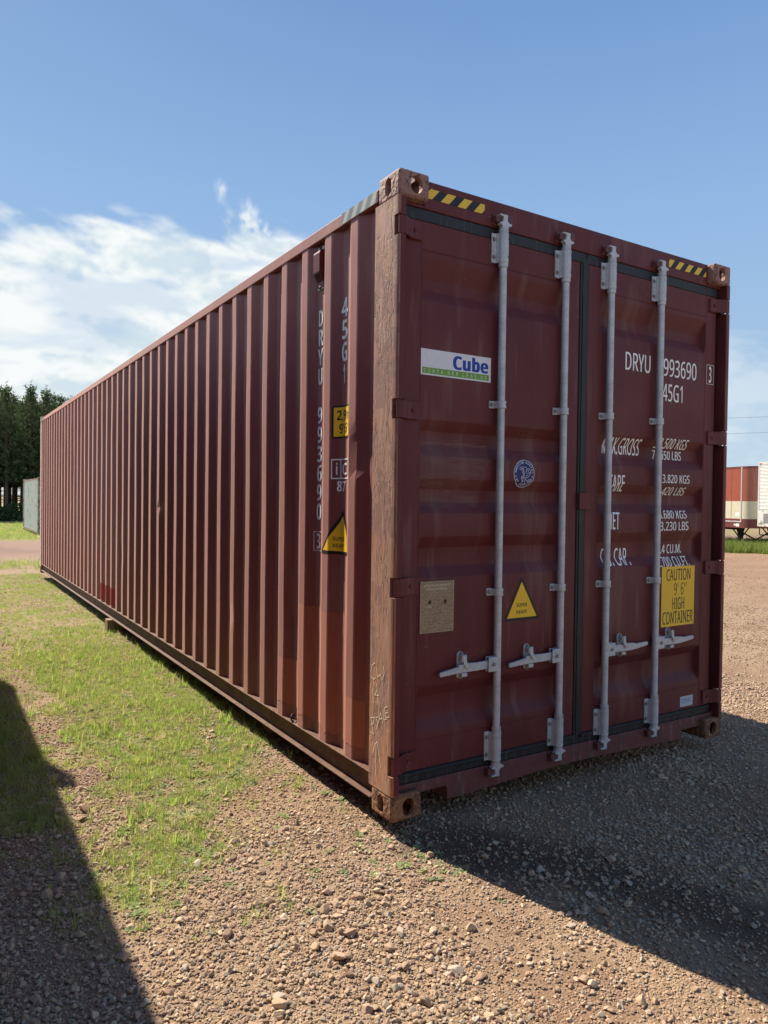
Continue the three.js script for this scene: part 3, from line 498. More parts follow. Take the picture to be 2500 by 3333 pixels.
  const [D0, D1] = [C.userData.door0, C.userData.door1]; delete C.userData.door0; delete C.userData.door1;
  mesh('door_stop', box(1.176, 1.262, 1.398, 1.49, -0.042, -0.024, 0.005), M.paint, D1);

  // lock rods
  const RZ = -0.0175, RR = 0.0185;
  const hat = (w) => { const t = 0.005, R1 = RR + 0.0075; const s = new THREE.Shape(); s.moveTo(-0.056, 0.0375); s.lineTo(-0.056, 0.0445); s.lineTo(-0.024, 0.0445); s.lineTo(-0.024, 0.02); s.absarc(0, 0.0185, R1 - 0.0045, Math.PI, 0, false); s.lineTo(R1 - 0.0045, 0.0445); s.lineTo(R1 + 0.018, 0.0445); s.lineTo(R1 + 0.018, 0.0385); s.lineTo(R1, 0.0375); s.absarc(0, 0.0185, R1, 0, -Math.PI, true); s.lineTo(-R1 - 0.006, 0.035); s.lineTo(-R1 - 0.012, 0.0375); s.closePath(); return upright(extrude(s, w - 0.003, 0.0015, 1, 10)); };
  const bigHat = hat(0.142).translate(0, 0.0015, 0), smallHat = hat(0.036).translate(0, 0.0015, 0);
  const boltG = join([new THREE.CylinderGeometry(0.0085, 0.0085, 0.006, 6).rotateX(Math.PI / 2), new THREE.CylinderGeometry(0.012, 0.012, 0.002, 14).rotateX(Math.PI / 2).translate(0, 0, -0.0035)]);
  const holeG = fin(new THREE.CylinderGeometry(0.0055, 0.0055, 0.0012, 10).rotateX(Math.PI / 2));
  // cam: a stem with two horns and a flat head
  const camS = new THREE.Shape(); camS.moveTo(-0.019, 0); camS.lineTo(-0.019, 0.014); camS.quadraticCurveTo(-0.030, 0.014, -0.032, 0.024); camS.quadraticCurveTo(-0.030, 0.032, -0.02, 0.030); camS.quadraticCurveTo(-0.012, 0.034, -0.012, 0.05); camS.lineTo(-0.013, 0.056); camS.lineTo(-0.033, 0.06); camS.lineTo(-0.033, 0.067); camS.lineTo(0.016, 0.068); camS.lineTo(0.014, 0.052); camS.quadraticCurveTo(0.012, 0.036, 0.024, 0.03); camS.quadraticCurveTo(0.042, 0.030, 0.042, 0.022); camS.quadraticCurveTo(0.036, 0.014, 0.019, 0.012); camS.lineTo(0.019, 0); camS.closePath();
  const camG = extrude(camS, 0.02, 0.003, 2, 6).translate(0, 0, RZ - 0.008);
  const keepG = join([box(-0.05, -0.022, 0.028, 0.062, DZ - 0.004, -0.012, 0.006), box(0.02, 0.052, 0.024, 0.072, DZ - 0.004, -0.008, 0.008), box(-0.05, 0.05, 0.02, 0.075, DZ - 0.004, -0.036, 0.004)]);
  [[0.615, -1, 0.648], [1.04, -1, 0.645], [1.385, 1, 0.636], [1.805, 1, 0.634]].forEach(([x, dir, hy]) => {
    const rod = new THREE.Group(); rod.name = 'lock_rod'; rod.position.set(x, 0, 0); C.add(rod);
    mesh('rod_tube', cyl(RR, RR, 2.58, 20).translate(0, 1.455, RZ), M.galv, rod);
    for (const [y, s] of [[2.752, 1], [0.162, -1]]) {
      mesh('collar', cyl(0.0235, 0.0235, 0.018, 20).translate(0, s > 0 ? 2.742 : 0.156, RZ), M.galv, rod); mesh('collar', cyl(0.0235, 0.0235, 0.022, 20).translate(0, s > 0 ? 2.580 : 0.324, RZ), M.galv, rod);
      const cam = mirrored(fin(camG.clone()), 1, s, 1).translate(0, y, 0);
      mesh('cam', cam, M.galv, rod);
      mesh('cam_keeper', mirrored(keepG, 1, s, 1).translate(x, y, 0), M.sill, C);
      const by = s > 0 ? 2.59 : 0.170;
      mesh('bracket', bigHat.clone().translate(0, by, 0), M.galv, rod);
      for (const q of [0.028, 0.114]) { mesh('bolt', boltG.clone().translate(-0.042, by + q, -0.0345), M.bolt, rod); mesh('rivet_hole', holeG.clone().rotateY(0.55).translate(0.0153, by + q, 0.0038), M.hole, rod); }
    }
    for (const y of [1.888, 0.978]) { mesh('clamp', smallHat.clone().translate(0, y, 0), M.galv, rod); mesh('bolt', boltG.clone().translate(-0.042, y + 0.018, -0.0345), M.bolt, rod); mesh('rivet_hole', holeG.clone().rotateY(0.55).translate(0.0153, y + 0.018, 0.0038), M.hole, rod); }
    // handle, its hub and the catch on the door
    const s = dir;
    const hub = [box(Math.min(0.006 * s, 0.066 * s), Math.max(0.006 * s, 0.066 * s), hy - 0.036, hy + 0.036, -0.008, 0.0, 0.004), box(Math.min(0.006 * s, 0.064 * s), Math.max(0.006 * s, 0.064 * s), hy - 0.036, hy + 0.036, -0.032, -0.026, 0.002), box(Math.min(0.01 * s, 0.055 * s), Math.max(0.01 * s, 0.055 * s), hy + 0.03, hy + 0.035, -0.03, -0.004, 0.002)];
    mesh('handle_hub', hub, M.galv, rod);
    mesh('bolt', fin(new THREE.CylinderGeometry(0.009, 0.009, 0.006, 14).rotateX(Math.PI / 2).translate(0.036 * s, hy, 0.003)), M.bolt, rod);
    const drop = dir < 0 ? -0.016 : 0.006, bar = new THREE.Shape();
    bar.moveTo(0.045, 0.019); bar.lineTo(0.13, 0.017); bar.lineTo(0.19, 0.020); bar.lineTo(0.238, 0.016); bar.lineTo(0.244, 0.010 + drop * 0.2); bar.lineTo(0.345, 0.008 + drop); bar.quadraticCurveTo(0.356, drop, 0.345, -0.013 + drop); bar.lineTo(0.25, -0.020 + drop * 0.2); bar.lineTo(0.2, -0.022); bar.lineTo(0.13, -0.022); bar.lineTo(0.045, -0.020); bar.closePath();
    let hb = extrude(bar, 0.009, 0.0025, 2, 5); hb = fin(hb).translate(0, hy, -0.022); hb = s < 0 ? mirrored(hb, -1, 1, 1) : hb;
    mesh('handle', hb, M.galv, rod);
    const cx = s * (s < 0 ? 0.212 : 0.140), cs = stadium(0.040, 0.13, cx, hy + 0.01);
    mesh('catch_plate', extrude(cs, 0.006, 0.002, 1, 10).translate(0, 0, DZ + 0.0005), M.galv, rod);
    const hook = poly([[-0.012, 0.05], [0.012, 0.052], [0.014, 0.02], [0.030, -0.008], [0.026, -0.018], [0.010, -0.014], [-0.006, 0.012]]);
    mesh('catch_hook', [extrude(hook, 0.007, 0.002, 1).translate(cx, hy + 0.012, -0.011), box(cx - 0.014, cx + 0.012, hy + 0.03, hy + 0.06, -0.04, -0.006, 0.004), box(cx - 0.012, cx + 0.022, hy - 0.042, hy - 0.024, -0.04, -0.008, 0.003)], M.galv, rod);
    for (const q of [0.062, -0.044]) mesh('bolt', boltG.clone().translate(cx + 0.002, hy + q, -0.031), M.bolt, rod);
  });

  /* markings */
  const flat = (name, x0, x1, y0, y1, t, parent, door, op = {}, z) => {       // print on a door, following its pressing
    const [, , xa, xb] = doors[door], yy = [y0, ...dyBreaks.map(b => b[0]).filter(y => y > y0 && y < y1).reverse(), y1], xx = [x0, ...[xa, xa + 0.014, xb - 0.014, xb].filter(x => x > x0 && x < x1), x1];
    const g = sheet(xx, yy, (x, y) => [x, y, (z ?? doorZ(x, y, xa, xb)) + 0.0015], 0.25);
    return decal(name, g, p => [(p.x - x0) / (x1 - x0), (p.y - y0) / (y1 - y0)], t, parent, op);
  };
  const onSide = (name, z0, z1, y0, y1, t, parent, op = {}, lift = 0.0016) => {
    const zz = [z0, ...prof.map(p => p[0]).filter(z => z > z0 && z < z1).reverse(), z1], yy = []; for (let i = 0; i <= 10; i++) yy.push(lerp(y0, y1, i / 10));
    const g = sheet(zz, yy, (z, y) => [sideX(z) + dent(z, y) - lift, y, z]);
    return decal(name, g, p => [(p.z - z0) / (z1 - z0), (p.y - y0) / (y1 - y0)], t, parent, op);
  };
  function decal(name, g, uvf, t, parent, op) {
    g = g.index ? g.toNonIndexed() : g; const p = g.attributes.position, uv = []; for (let i = 0; i < p.count; i++) uv.push(...uvf(V3().fromBufferAttribute(p, i)));
    g.setAttribute('uv', new THREE.Float32BufferAttribute(uv, 2));
    const m = new THREE.Mesh(g, phy({ map: t, transparent: true, roughness: 0.55, ...op })); m.name = name; m.receiveShadow = true; m.castShadow = false; parent.add(m); return m;
  }
  const WHITE = '#f3f3f0';
  const letters = (w, h, k, list) => canvasTex(Math.round(w * k), Math.round(h * k), (g, cw, ch) => { g.clearRect(0, 0, cw, ch); g.fillStyle = WHITE; g.strokeStyle = WHITE; for (const [t, x, y, tw, th, f] of list) for (const o of [0, 0.0016]) fit(g, t, (x + o) * k, y * k, tw * k, th * k, f ?? ''); });
  // door numbers: box x 1.50..2.25, y 2.02..2.30
  flat('lettering', 1.50, 2.25, 2.02, 2.30, letters(0.75, 0.28, 1100, [['DRYU', 0.031, 0.022, 0.228, 0.098], ['993690', 0.364, 0.022, 0.316, 0.098], ['45G1', 0.362, 0.166, 0.202, 0.098]]), D1, 1);
  flat('lettering', 1.35, 2.20, 1.05, 1.84, letters(0.85, 0.79, 1300, [['MAX.GROSS', 0.045, 0.04, 0.315, 0.09], ['32.500 KGS', 0.475, 0.023, 0.30, 0.056], ['71.650 LBS', 0.472, 0.094, 0.272, 0.05], ['TARE', 0.07, 0.248, 0.135, 0.09], ['3.820 KGS', 0.525, 0.234, 0.257, 0.048], ['8.420 LBS', 0.503, 0.307, 0.262, 0.046], ['NET', 0.062, 0.455, 0.102, 0.094], ['28.680 KGS', 0.465, 0.445, 0.296, 0.046], ['63.230 LBS', 0.48, 0.511, 0.30, 0.05], ['CU. CAP.', 0.05, 0.658, 0.235, 0.094], ['76.4 CU.M.', 0.507, 0.646, 0.258, 0.052], ['2.700 CU.FT.', 0.503, 0.719, 0.30, 0.055]]), D1, 1);
  flat('lettering', 2.274, 2.350, 2.168, 2.29, canvasTex(152, 244, (g, w, h) => { g.fillStyle = WHITE; g.strokeStyle = WHITE; g.lineWidth = 5; g.strokeRect(6, 6, w - 12, h - 12); fit(g, '3', 48, 24, 58, 196); }), D1, 1);
  flat('sticker', 0.156, 0.569, 2.012, 2.131, canvasTex(1024, 296, (g, w, h) => {
    g.fillStyle = '#e2e4e6'; g.fillRect(0, 0, w, h); g.fillStyle = '#6fa030'; g.fillRect(18, 208, w - 46, 70); g.fillStyle = '#0c3aa0';
    for (const o of [0, 5, 10, 15]) fit(g, 'Cube', 440 + o, 36, 540, 156, 'bold'); g.fillStyle = '#dfe2dc'; const s = 'CONTAINER LEASING'; let x = 40; for (const ch of s) { if (ch !== ' ') fit(g, ch, x, 222, ch === 'I' ? 8 : 36, 42, ''); x += ch === 'I' ? 36 : ch === ' ' ? 34 : 60; }
    g.strokeStyle = 'rgba(120,124,128,0.35)'; g.lineWidth = 3; g.beginPath(); g.moveTo(140, 190); g.lineTo(260, 80); g.moveTo(60, 40); g.lineTo(110, 150); g.stroke();
  }), D0, 0).userData.label = 'white sticker with blue Cube lettering above a green band';
  const emblem = flat('emblem', 0.727, 0.868, 1.508, 1.649, canvasTex(512, 512, (g, w) => {
    g.translate(256, 256); g.fillStyle = '#c9c6cc'; g.beginPath(); g.arc(0, 0, 254, 0, 7); g.fill(); g.fillStyle = '#131d63'; g.beginPath(); g.arc(0, 0, 240, 0, 7); g.fill(); g.fillStyle = '#dcdce2';
    const arc = (t, r, a0, a1, flip) => { [...t].forEach((ch, i) => { const a = lerp(a0, a1, t.length > 1 ? i / (t.length - 1) : 0.5) * Math.PI / 180; g.save(); g.rotate(a); g.translate(0, flip ? r : -r); g.font = 'bold 52px sans-serif'; const m = g.measureText(ch).width; g.fillText(ch, -m / 2, flip ? 18 : 18); g.restore(); }); };
    arc('AMERICAN', 205, -82, -8); arc('BUREAU', 205, 14, 82); arc('OF SHIPPING', 205, 58, -58, true);
    const star = (x, y) => { g.beginPath(); for (let i = 0; i < 10; i++) { const a = i * Math.PI / 5 - Math.PI / 2, r = i % 2 ? 9 : 22; g.lineTo(x + Math.cos(a) * r, y + Math.sin(a) * r); } g.fill(); }; star(-200, 52); star(200, 52);
    g.strokeStyle = '#dcdce2'; g.lineWidth = 7; g.lineJoin = 'round'; const P = (pts) => { g.beginPath(); pts.forEach(([x, y], i) => i ? g.lineTo(x, y) : g.moveTo(x, y)); g.stroke(); };
    P([[-115, -95], [-90, -118], [-10, -122], [50, -118], [58, -70], [40, -40], [70, 0], [120, 2]]); P([[-115, -95], [-95, -72], [-55, -60], [-25, 10], [20, 28]]); P([[-80, -98], [-20, -92], [10, 10]]); P([[-60, -82], [-30, -76], [0, 16]]); P([[60, -80], [110, -95], [160, -60], [150, -20], [110, -22], [160, -6], [110, 50], [60, 80]]); P([[80, -75], [95, -40], [115, -75]]);
    P([[-70, 60], [-10, 28], [-20, 90], [-40, 140], [-68, 90], [-70, 60]]); P([[-58, 78], [-20, 60]]); P([[-52, 100], [-20, 84]]); P([[0, 40], [30, 120], [-10, 140], [-40, 140], [-38, 175], [10, 205], [40, 196]]); P([[20, 60], [45, 110], [110, 140], [140, 110], [100, 105]]); P([[60, 80], [50, 40], [90, 25]]); P([[10, 150], [40, 165], [20, 190]]); P([[60, 130], [110, 160], [128, 140]]);
  }), D0, 0); emblem.userData.label = 'round blue emblem with an eagle and white lettering';
  const tri = (g, w, h, ax, lx, rx, text) => {
    const T = (m) => { g.beginPath(); g.moveTo(ax, m * 2.1 + 8); g.lineTo(rx - m * 1.5 - 8, h - m - 8); g.lineTo(lx + m * 1.5 + 8, h - m - 8); g.closePath(); };
    g.lineJoin = 'round'; g.fillStyle = g.strokeStyle = '#1c1712'; g.lineWidth = 24; T(10); g.fill(); g.stroke(); g.fillStyle = g.strokeStyle = '#f5c52a'; g.lineWidth = 8; T(30); g.fill(); g.stroke();
    g.fillStyle = '#231b10'; for (const [t, x, y, tw, th] of text) fit(g, t, x, y, tw, th, 'bold');
  };
  flat('sticker', 0.676, 0.920, 0.838, 1.064, canvasTex(512, 480, (g, w, h) => tri(g, w, h, 246, 0, 512, [['SUPER', 172, 292, 158, 40], ['HEAVY', 172, 366, 154, 40]])), D0, 0).userData.label = 'yellow triangle sticker reading SUPER HEAVY';
  flat('sticker', 1.889, 2.197, 0.711, 1.065, canvasTex(512, 590, (g, w, h) => { g.fillStyle = '#f3c431'; g.fillRect(0, 0, w, h); g.fillStyle = '#241d10'; fit(g, 'CAUTION', 66, 26, 388, 112, ''); fit(g, "9' 6''", 186, 166, 206, 116, ''); fit(g, 'HIGH', 160, 310, 200, 116, ''); fit(g, 'CONTAINER', 16, 446, 478, 120, ''); fit(g, 'CAUTION', 69, 26, 388, 112, ''); fit(g, 'HIGH', 163, 310, 200, 116, ''); fit(g, 'CONTAINER', 19, 446, 478, 120, ''); }), D1, 1).userData.label = 'yellow sticker reading CAUTION HIGH CONTAINER';
  flat('sticker', 2.082, 2.203, 0.215, 0.277, canvasTex(384, 196, (g, w, h) => { g.fillStyle = '#b9c0c6'; g.fillRect(0, 0, w, h); g.fillStyle = '#5f7ea8'; fit(g, 'CIMC', 34, 44, 316, 84); g.fillStyle = '#8fa3bb'; fit(g, 'CONTAINERS GROUP', 150, 146, 200, 14, ''); }), D1, 1).userData.label = 'small pale sticker reading CIMC';
  // approval plate, riveted
  const plateT = canvasTex(512, 640, (g, w, h) => {
    const R = mulberry(31); g.fillStyle = '#a08a6c'; g.fillRect(0, 0, w, h);
    for (let i = 0; i < 5200; i++) { const d = R() < 0.5; g.fillStyle = d ? `rgba(70,52,36,${0.15 + 0.4 * R()})` : `rgba(178,158,128,${0.12 + 0.3 * R()})`; const s = 2 + 7 * R(); g.fillRect(R() * w, R() * h, s * (1 + R() * 2), s * 0.8); }
    g.fillStyle = 'rgba(206,192,164,0.85)'; fit(g, 'APPROVED FOR TRANSPORT', 56, 40, 400, 28); fit(g, 'UNDER CUSTOMS SEAL', 90, 86, 330, 28); fit(g, 'CIMC', 86, 300, 90, 32); g.globalAlpha = 0.5; for (const y of [140, 250, 380, 425, 470, 560]) g.fillRect(14, y, w - 28, 3); g.globalAlpha = 1; g.strokeStyle = 'rgba(200,185,155,0.6)'; g.lineWidth = 5; g.strokeRect(6, 6, w - 12, h - 12);
  });
  const plate = new THREE.Group(); plate.name = 'approval_plate'; C.add(plate); plate.userData.label = 'tan weathered approval plate with two rivets';
  mesh('plate_back', box(0.165, 0.364, 0.822, 1.067, DZ + 0.0005, DZ + 0.004, 0.001), M.rail, plate);
  flat('plate_face', 0.168, 0.361, 0.825, 1.064, plateT, plate, 0, { roughness: 0.7 }, DZ + 0.0035);
  for (const x of [0.222, 0.31]) mesh('rivet', new THREE.SphereGeometry(0.0075, 12, 8).scale(1, 1.2, 0.6).translate(x, 0.968, DZ + 0.006), M.blackSteel, plate);
  // film left where an older sign was pulled off
  flat('sign_residue', 0.15, 0.575, 1.375, 1.735, canvasTex(512, 434, (g, w, h) => {
    const R = mulberry(63); g.clearRect(0, 0, w, h); const pts = []; for (let x = 0; x <= w; x += 16) pts.push([x, 26 + 16 * R()]); g.fillStyle = 'rgba(150,112,108,0.16)'; g.beginPath(); g.moveTo(0, h - 30); pts.forEach(p => g.lineTo(...p)); g.lineTo(w - 14, 150); g.lineTo(w - 40, 240); for (let x = w - 60; x > 0; x -= 18) g.lineTo(x, h - 24 - 30 * R()); g.fill();
    for (let i = 0; i < 90; i++) { g.fillStyle = `rgba(165,130,125,${0.03 + 0.07 * R()})`; g.beginPath(); g.ellipse(40 + R() * (w - 120), 90 + R() * (h - 140), 12 + 60 * R(), 3 + 8 * R(), (R() - 0.5) * 0.3, 0, 7); g.fill(); }
    g.strokeStyle = 'rgba(175,140,130,0.4)'; g.lineWidth = 3; g.beginPath(); pts.forEach(([x, y], i) => i ? g.lineTo(x, y) : g.moveTo(x, y)); g.stroke();
  }), D0, 0, { roughness: 0.7 });
  // hazard tape
  const hazard = (ya, bk, n, off) => (g, w, h) => { g.fillStyle = bk; g.fillRect(0, 0, w, h); g.fillStyle = ya; const p = w / n; for (let i = -1; i <= n; i++) { const x = (i + off) * p; g.beginPath(); g.moveTo(x, h); g.lineTo(x + p * 0.5, h); g.lineTo(x + p * 0.5 + h * 0.8, 0); g.lineTo(x + h * 0.8, 0); g.fill(); } const R = mulberry(8); g.fillStyle = 'rgba(90,90,100,0.25)'; for (let i = 0; i < 40; i++) g.fillRect(R() * w, R() * h, 3, 10 + 20 * R()); };
  const tape = (x0, x1, n, off) => { const t = canvasTex(768, 112, hazard('#ecc43c', '#15171d', n, off)); const m = decal('hazard_tape', sheet([x0, x1], [2.812, 2.858], (x, y) => [x, y, DZ + 0.0015], 0), p => [(p.x - x0) / (x1 - x0), (p.y - 2.812) / 0.046], t, C, {}); m.userData.label = 'black and yellow hazard tape'; };
  tape(0.165, 0.516, 3.6, -0.08); tape(1.90, 2.252, 4, -0.35);
  const st = canvasTex(768, 132, (g, w, h) => { g.fillStyle = '#5b6672'; g.fillRect(0, 0, w, h); g.fillStyle = '#9fa69a'; for (let i = 0; i < 4; i++) { const x = 20 + i * 200; g.beginPath(); g.moveTo(x, h); g.lineTo(x + 95, h); g.lineTo(x + 175, 0); g.lineTo(x + 80, 0); g.fill(); } const R = mulberry(18); for (let i = 0; i < 60; i++) { g.fillStyle = `rgba(${40 + 150 * R()},${50 + 140 * R()},${60 + 120 * R()},0.3)`; g.fillRect(R() * w, R() * h, 30 * R(), 10 * R()); } });
  decal('hazard_tape', sheet([-0.527, -0.19], [2.802, 2.856], (z, y) => [-0.0015, y, z], 0), p => [(p.z + 0.527) / 0.337, (p.y - 2.802) / 0.054], st, C, {}).userData.label = 'faded peeling hazard tape on the top rail';
  decal('hazard_tape', sheet([-L + 0.19, -L + 0.5], [2.802, 2.856], (z, y) => [-0.0015, y, z], 0), p => [(p.z + L - 0.19) / 0.31, (p.y - 2.802) / 0.054], st, C, {});
  // side print
  const column = (chars, w, h, pitch) => canvasTex(Math.round(w * 1400), Math.round(h * 1400), (g, cw, ch) => { g.fillStyle = WHITE; chars.forEach((c, i) => { if (c) fit(g, c, c === '1' ? cw * 0.28 : c === 'I' ? cw * 0.3 : cw * 0.04, (i * pitch) * 1400, c === '1' ? cw * 0.4 : cw * 0.92, (pitch - 0.017) * 1400, 'bold'); }); });
  onSide('lettering', -0.580, -0.514, 2.008, 2.456, column(['4', '5', 'G', '1'], 0.066, 0.448, 0.1125), C);
  onSide('lettering', -0.845, -0.781, 1.318, 2.448, column(['D', 'R', 'Y', 'U', '', '9', '9', '3', '6', '9', '0'], 0.064, 1.13, 0.1035), C);
  onSide('lettering', -0.860, -0.770, 1.156, 1.266, canvasTex(180, 220, (g, w, h) => { g.strokeStyle = g.fillStyle = WHITE; g.lineWidth = 6; g.strokeRect(8, 8, w - 16, h - 16); fit(g, '3', 44, 28, 92, 164); }), C);
  onSide('sticker', -0.624, -0.446, 1.748, 1.914, canvasTex(360, 336, (g, w, h) => { g.fillStyle = '#1b1713'; g.beginPath(); g.roundRect ? g.roundRect(0, 0, w, h, 20) : g.rect(0, 0, w, h); g.fill(); g.fillStyle = '#f5c52a'; g.fillRect(18, 18, w - 36, h - 36); g.fillStyle = '#1b1713'; fit(g, '2,9m', 50, 50, 270, 100); fit(g, "9'6''", 80, 186, 200, 100); }), C).userData.label = 'yellow height sticker on the corrugated side';
  onSide('lettering', -0.628, -0.45, 1.474, 1.644, canvasTex(360, 340, (g, w, h) => { g.strokeStyle = g.fillStyle = WHITE; g.lineWidth = 14; g.strokeRect(8, 8, w - 16, 192); g.fillRect(112, 8, 12, 192); fit(g, 'i', 50, 46, 34, 118); fit(g, 'C', 140, 46, 110, 118); fit(g, '87', 66, 228, 150, 104); }), C);
  onSide('sticker', -0.722, -0.442, 1.154, 1.388, canvasTex(512, 430, (g, w, h) => tri(g, w, h, 322, 0, 512, [['SUPER', 196, 262, 160, 36], ['HEAVY', 196, 326, 156, 36]])), C).userData.label = 'yellow triangle sticker on the corrugated side';
  // repainted patches with brushed edges
  const patchT = (seed, c) => canvasTex(256, 256, (g, w, h) => { const R = mulberry(seed); g.fillStyle = c; g.beginPath(); g.moveTo(4, h - 4); for (let x = 4; x <= w - 4; x += 12) g.lineTo(x, 6 + 7 * R()); for (let y = 10; y < h; y += 14) g.lineTo(w - 4 - 6 * R(), y); for (let x = w - 4; x > 0; x -= 14) g.lineTo(x, h - 4 - 14 * R()); g.fill(); for (let i = 0; i < 300; i++) { g.fillStyle = `rgba(${R() < 0.5 ? '60,14,10' : '190,90,70'},0.05)`; g.fillRect(R() * w, 20 + R() * (h - 50), 2 + 5 * R(), 20 + 50 * R()); } });
  onSide('paint_patch', -1.30, -1.025, 0.24, 0.525, patchT(1, '#924c39'), C, { roughness: 0.7, sheen: 0.6, sheenRoughness: 1, sheenColor: rgb(1, 0.68, 0.58) }, 0.0009);
  onSide('paint_patch', -1.02, -0.47, 0.205, 0.885, patchT(2, '#924b38'), C, { roughness: 0.7, sheen: 0.6, sheenRoughness: 1, sheenColor: rgb(1, 0.68, 0.58) }, 0.0009);
  onSide('paint_patch', -0.462, -0.29, 0.228, 0.48, patchT(3, '#94503c'), C, { roughness: 0.7, sheen: 0.6, sheenRoughness: 1, sheenColor: rgb(1, 0.68, 0.58) }, 0.0009);
  onSide('paint_patch', -6.66, -5.80, 0.19, 0.405, patchT(4, '#8f1a10'), C, { roughness: 0.65 }, 0.0009);
  // scratched writing on the post
  const chalk = canvasTex(256, 640, (g, w, h) => {
    g.strokeStyle = 'rgba(238,222,196,0.95)'; g.lineWidth = 4.6; g.lineCap = 'round'; g.lineJoin = 'round';
    const S = (...l) => l.forEach(pts => { g.beginPath(); pts.forEach(([x, y], i) => { const X = (x - 470) / 190 * w, Y = (y - 470) / 890 * h; i ? g.lineTo(X, Y) : g.moveTo(X, Y); }); g.stroke(); });
    S([[520, 490], [497, 510], [485, 560], [490, 610], [512, 620], [525, 600]], [[530, 520], [545, 590], [565, 560], [580, 600], [598, 540], [590, 490]], [[500, 695], [512, 800]], [[535, 640], [540, 690], [520, 735], [555, 725]], [[548, 690], [550, 800]], [[490, 920], [515, 1040], [490, 1030]], [[490, 925], [520, 905], [510, 960], [495, 975]], [[550, 890], [532, 905], [552, 940], [540, 985]], [[555, 935], [570, 850], [590, 915]], [[560, 900], [586, 888]], [[592, 820], [600, 890], [620, 875]], [[625, 780], [600, 800], [615, 868], [640, 850]], [[608, 835], [630, 822]], [[538, 1340], [536, 1100]], [[510, 1190], [525, 1110], [545, 1082], [560, 1150], [578, 1260]]);
  });
  decal('scratched_writing', sheet([-0.205, -0.008], [0.165, 0.70], (z, y) => [-0.0012, y, z], 0), p => [(p.z + 0.205) / 0.197, (p.y - 0.165) / 0.535], chalk, C, { roughness: 0.9 });
  // ventilator
  const vent = new THREE.Group(); vent.name = 'ventilator'; C.add(vent);
  const vs = poly([[0.0, 0], [0, 0.20], [-0.028, 0.185], [-0.034, 0.172], [-0.034, 0.075], [-0.008, 0.03], [-0.008, 0]]);
  mesh('vent_cover', extrude(vs, 0.07, 0.002, 1).translate(XI - 0.002, 2.566, -0.842), M.paint, vent);
  mesh('vent_flange', [box(XI - 0.006, XI - 0.001, 2.556, 2.782, -0.846, -0.775, 0.001)], M.galv, vent);
  mesh('vent_slot', Array.from({ length: 6 }, (_, i) => box(XI - 0.0085 - 0.0265 * i / 5 * 0.9 - 0.004, XI - 0.006 - 0.024 * i / 5 * 0.9, 2.598 + i * 0.007, 2.600 + i * 0.007, -0.838, -0.776)), M.hole, vent);
  for (const y of [2.566, 2.772]) mesh('bolt', new THREE.SphereGeometry(0.009, 10, 8).translate(XI - 0.006, y, -0.81), M.blackSteel, vent);
  // lashing ring on the bottom rail
  mesh('lashing_ring', new THREE.TorusGeometry(0.018, 0.005, 8, 18, 4.6).rotateY(0.5).rotateZ(0.3).translate(0.016, 0.192, -1.065), M.blackSteel, C);
  return C;
}
mainContainer();

/* timbers under it */
{
  const t = (z, x0, x1, label) => { const m = mesh('timber_block', box(x0, x1, 0, 0.133, -0.07, 0.07, 0.004), M.timber); m.position.set(0, groundY(0, z) - 0.004, z); tag(m, label, 'timber', 'timbers under the maroon container'); };
  t(-5.83, -0.062, 2.5, 'weathered square timber sticking out from under the long maroon container');
  t(-1.7, 0.12, 2.3, 'square timber in the shadow under the door end of the long maroon container'); t(-11.4, 0.12, 2.3, 'square timber under the far end of the long maroon container');
}

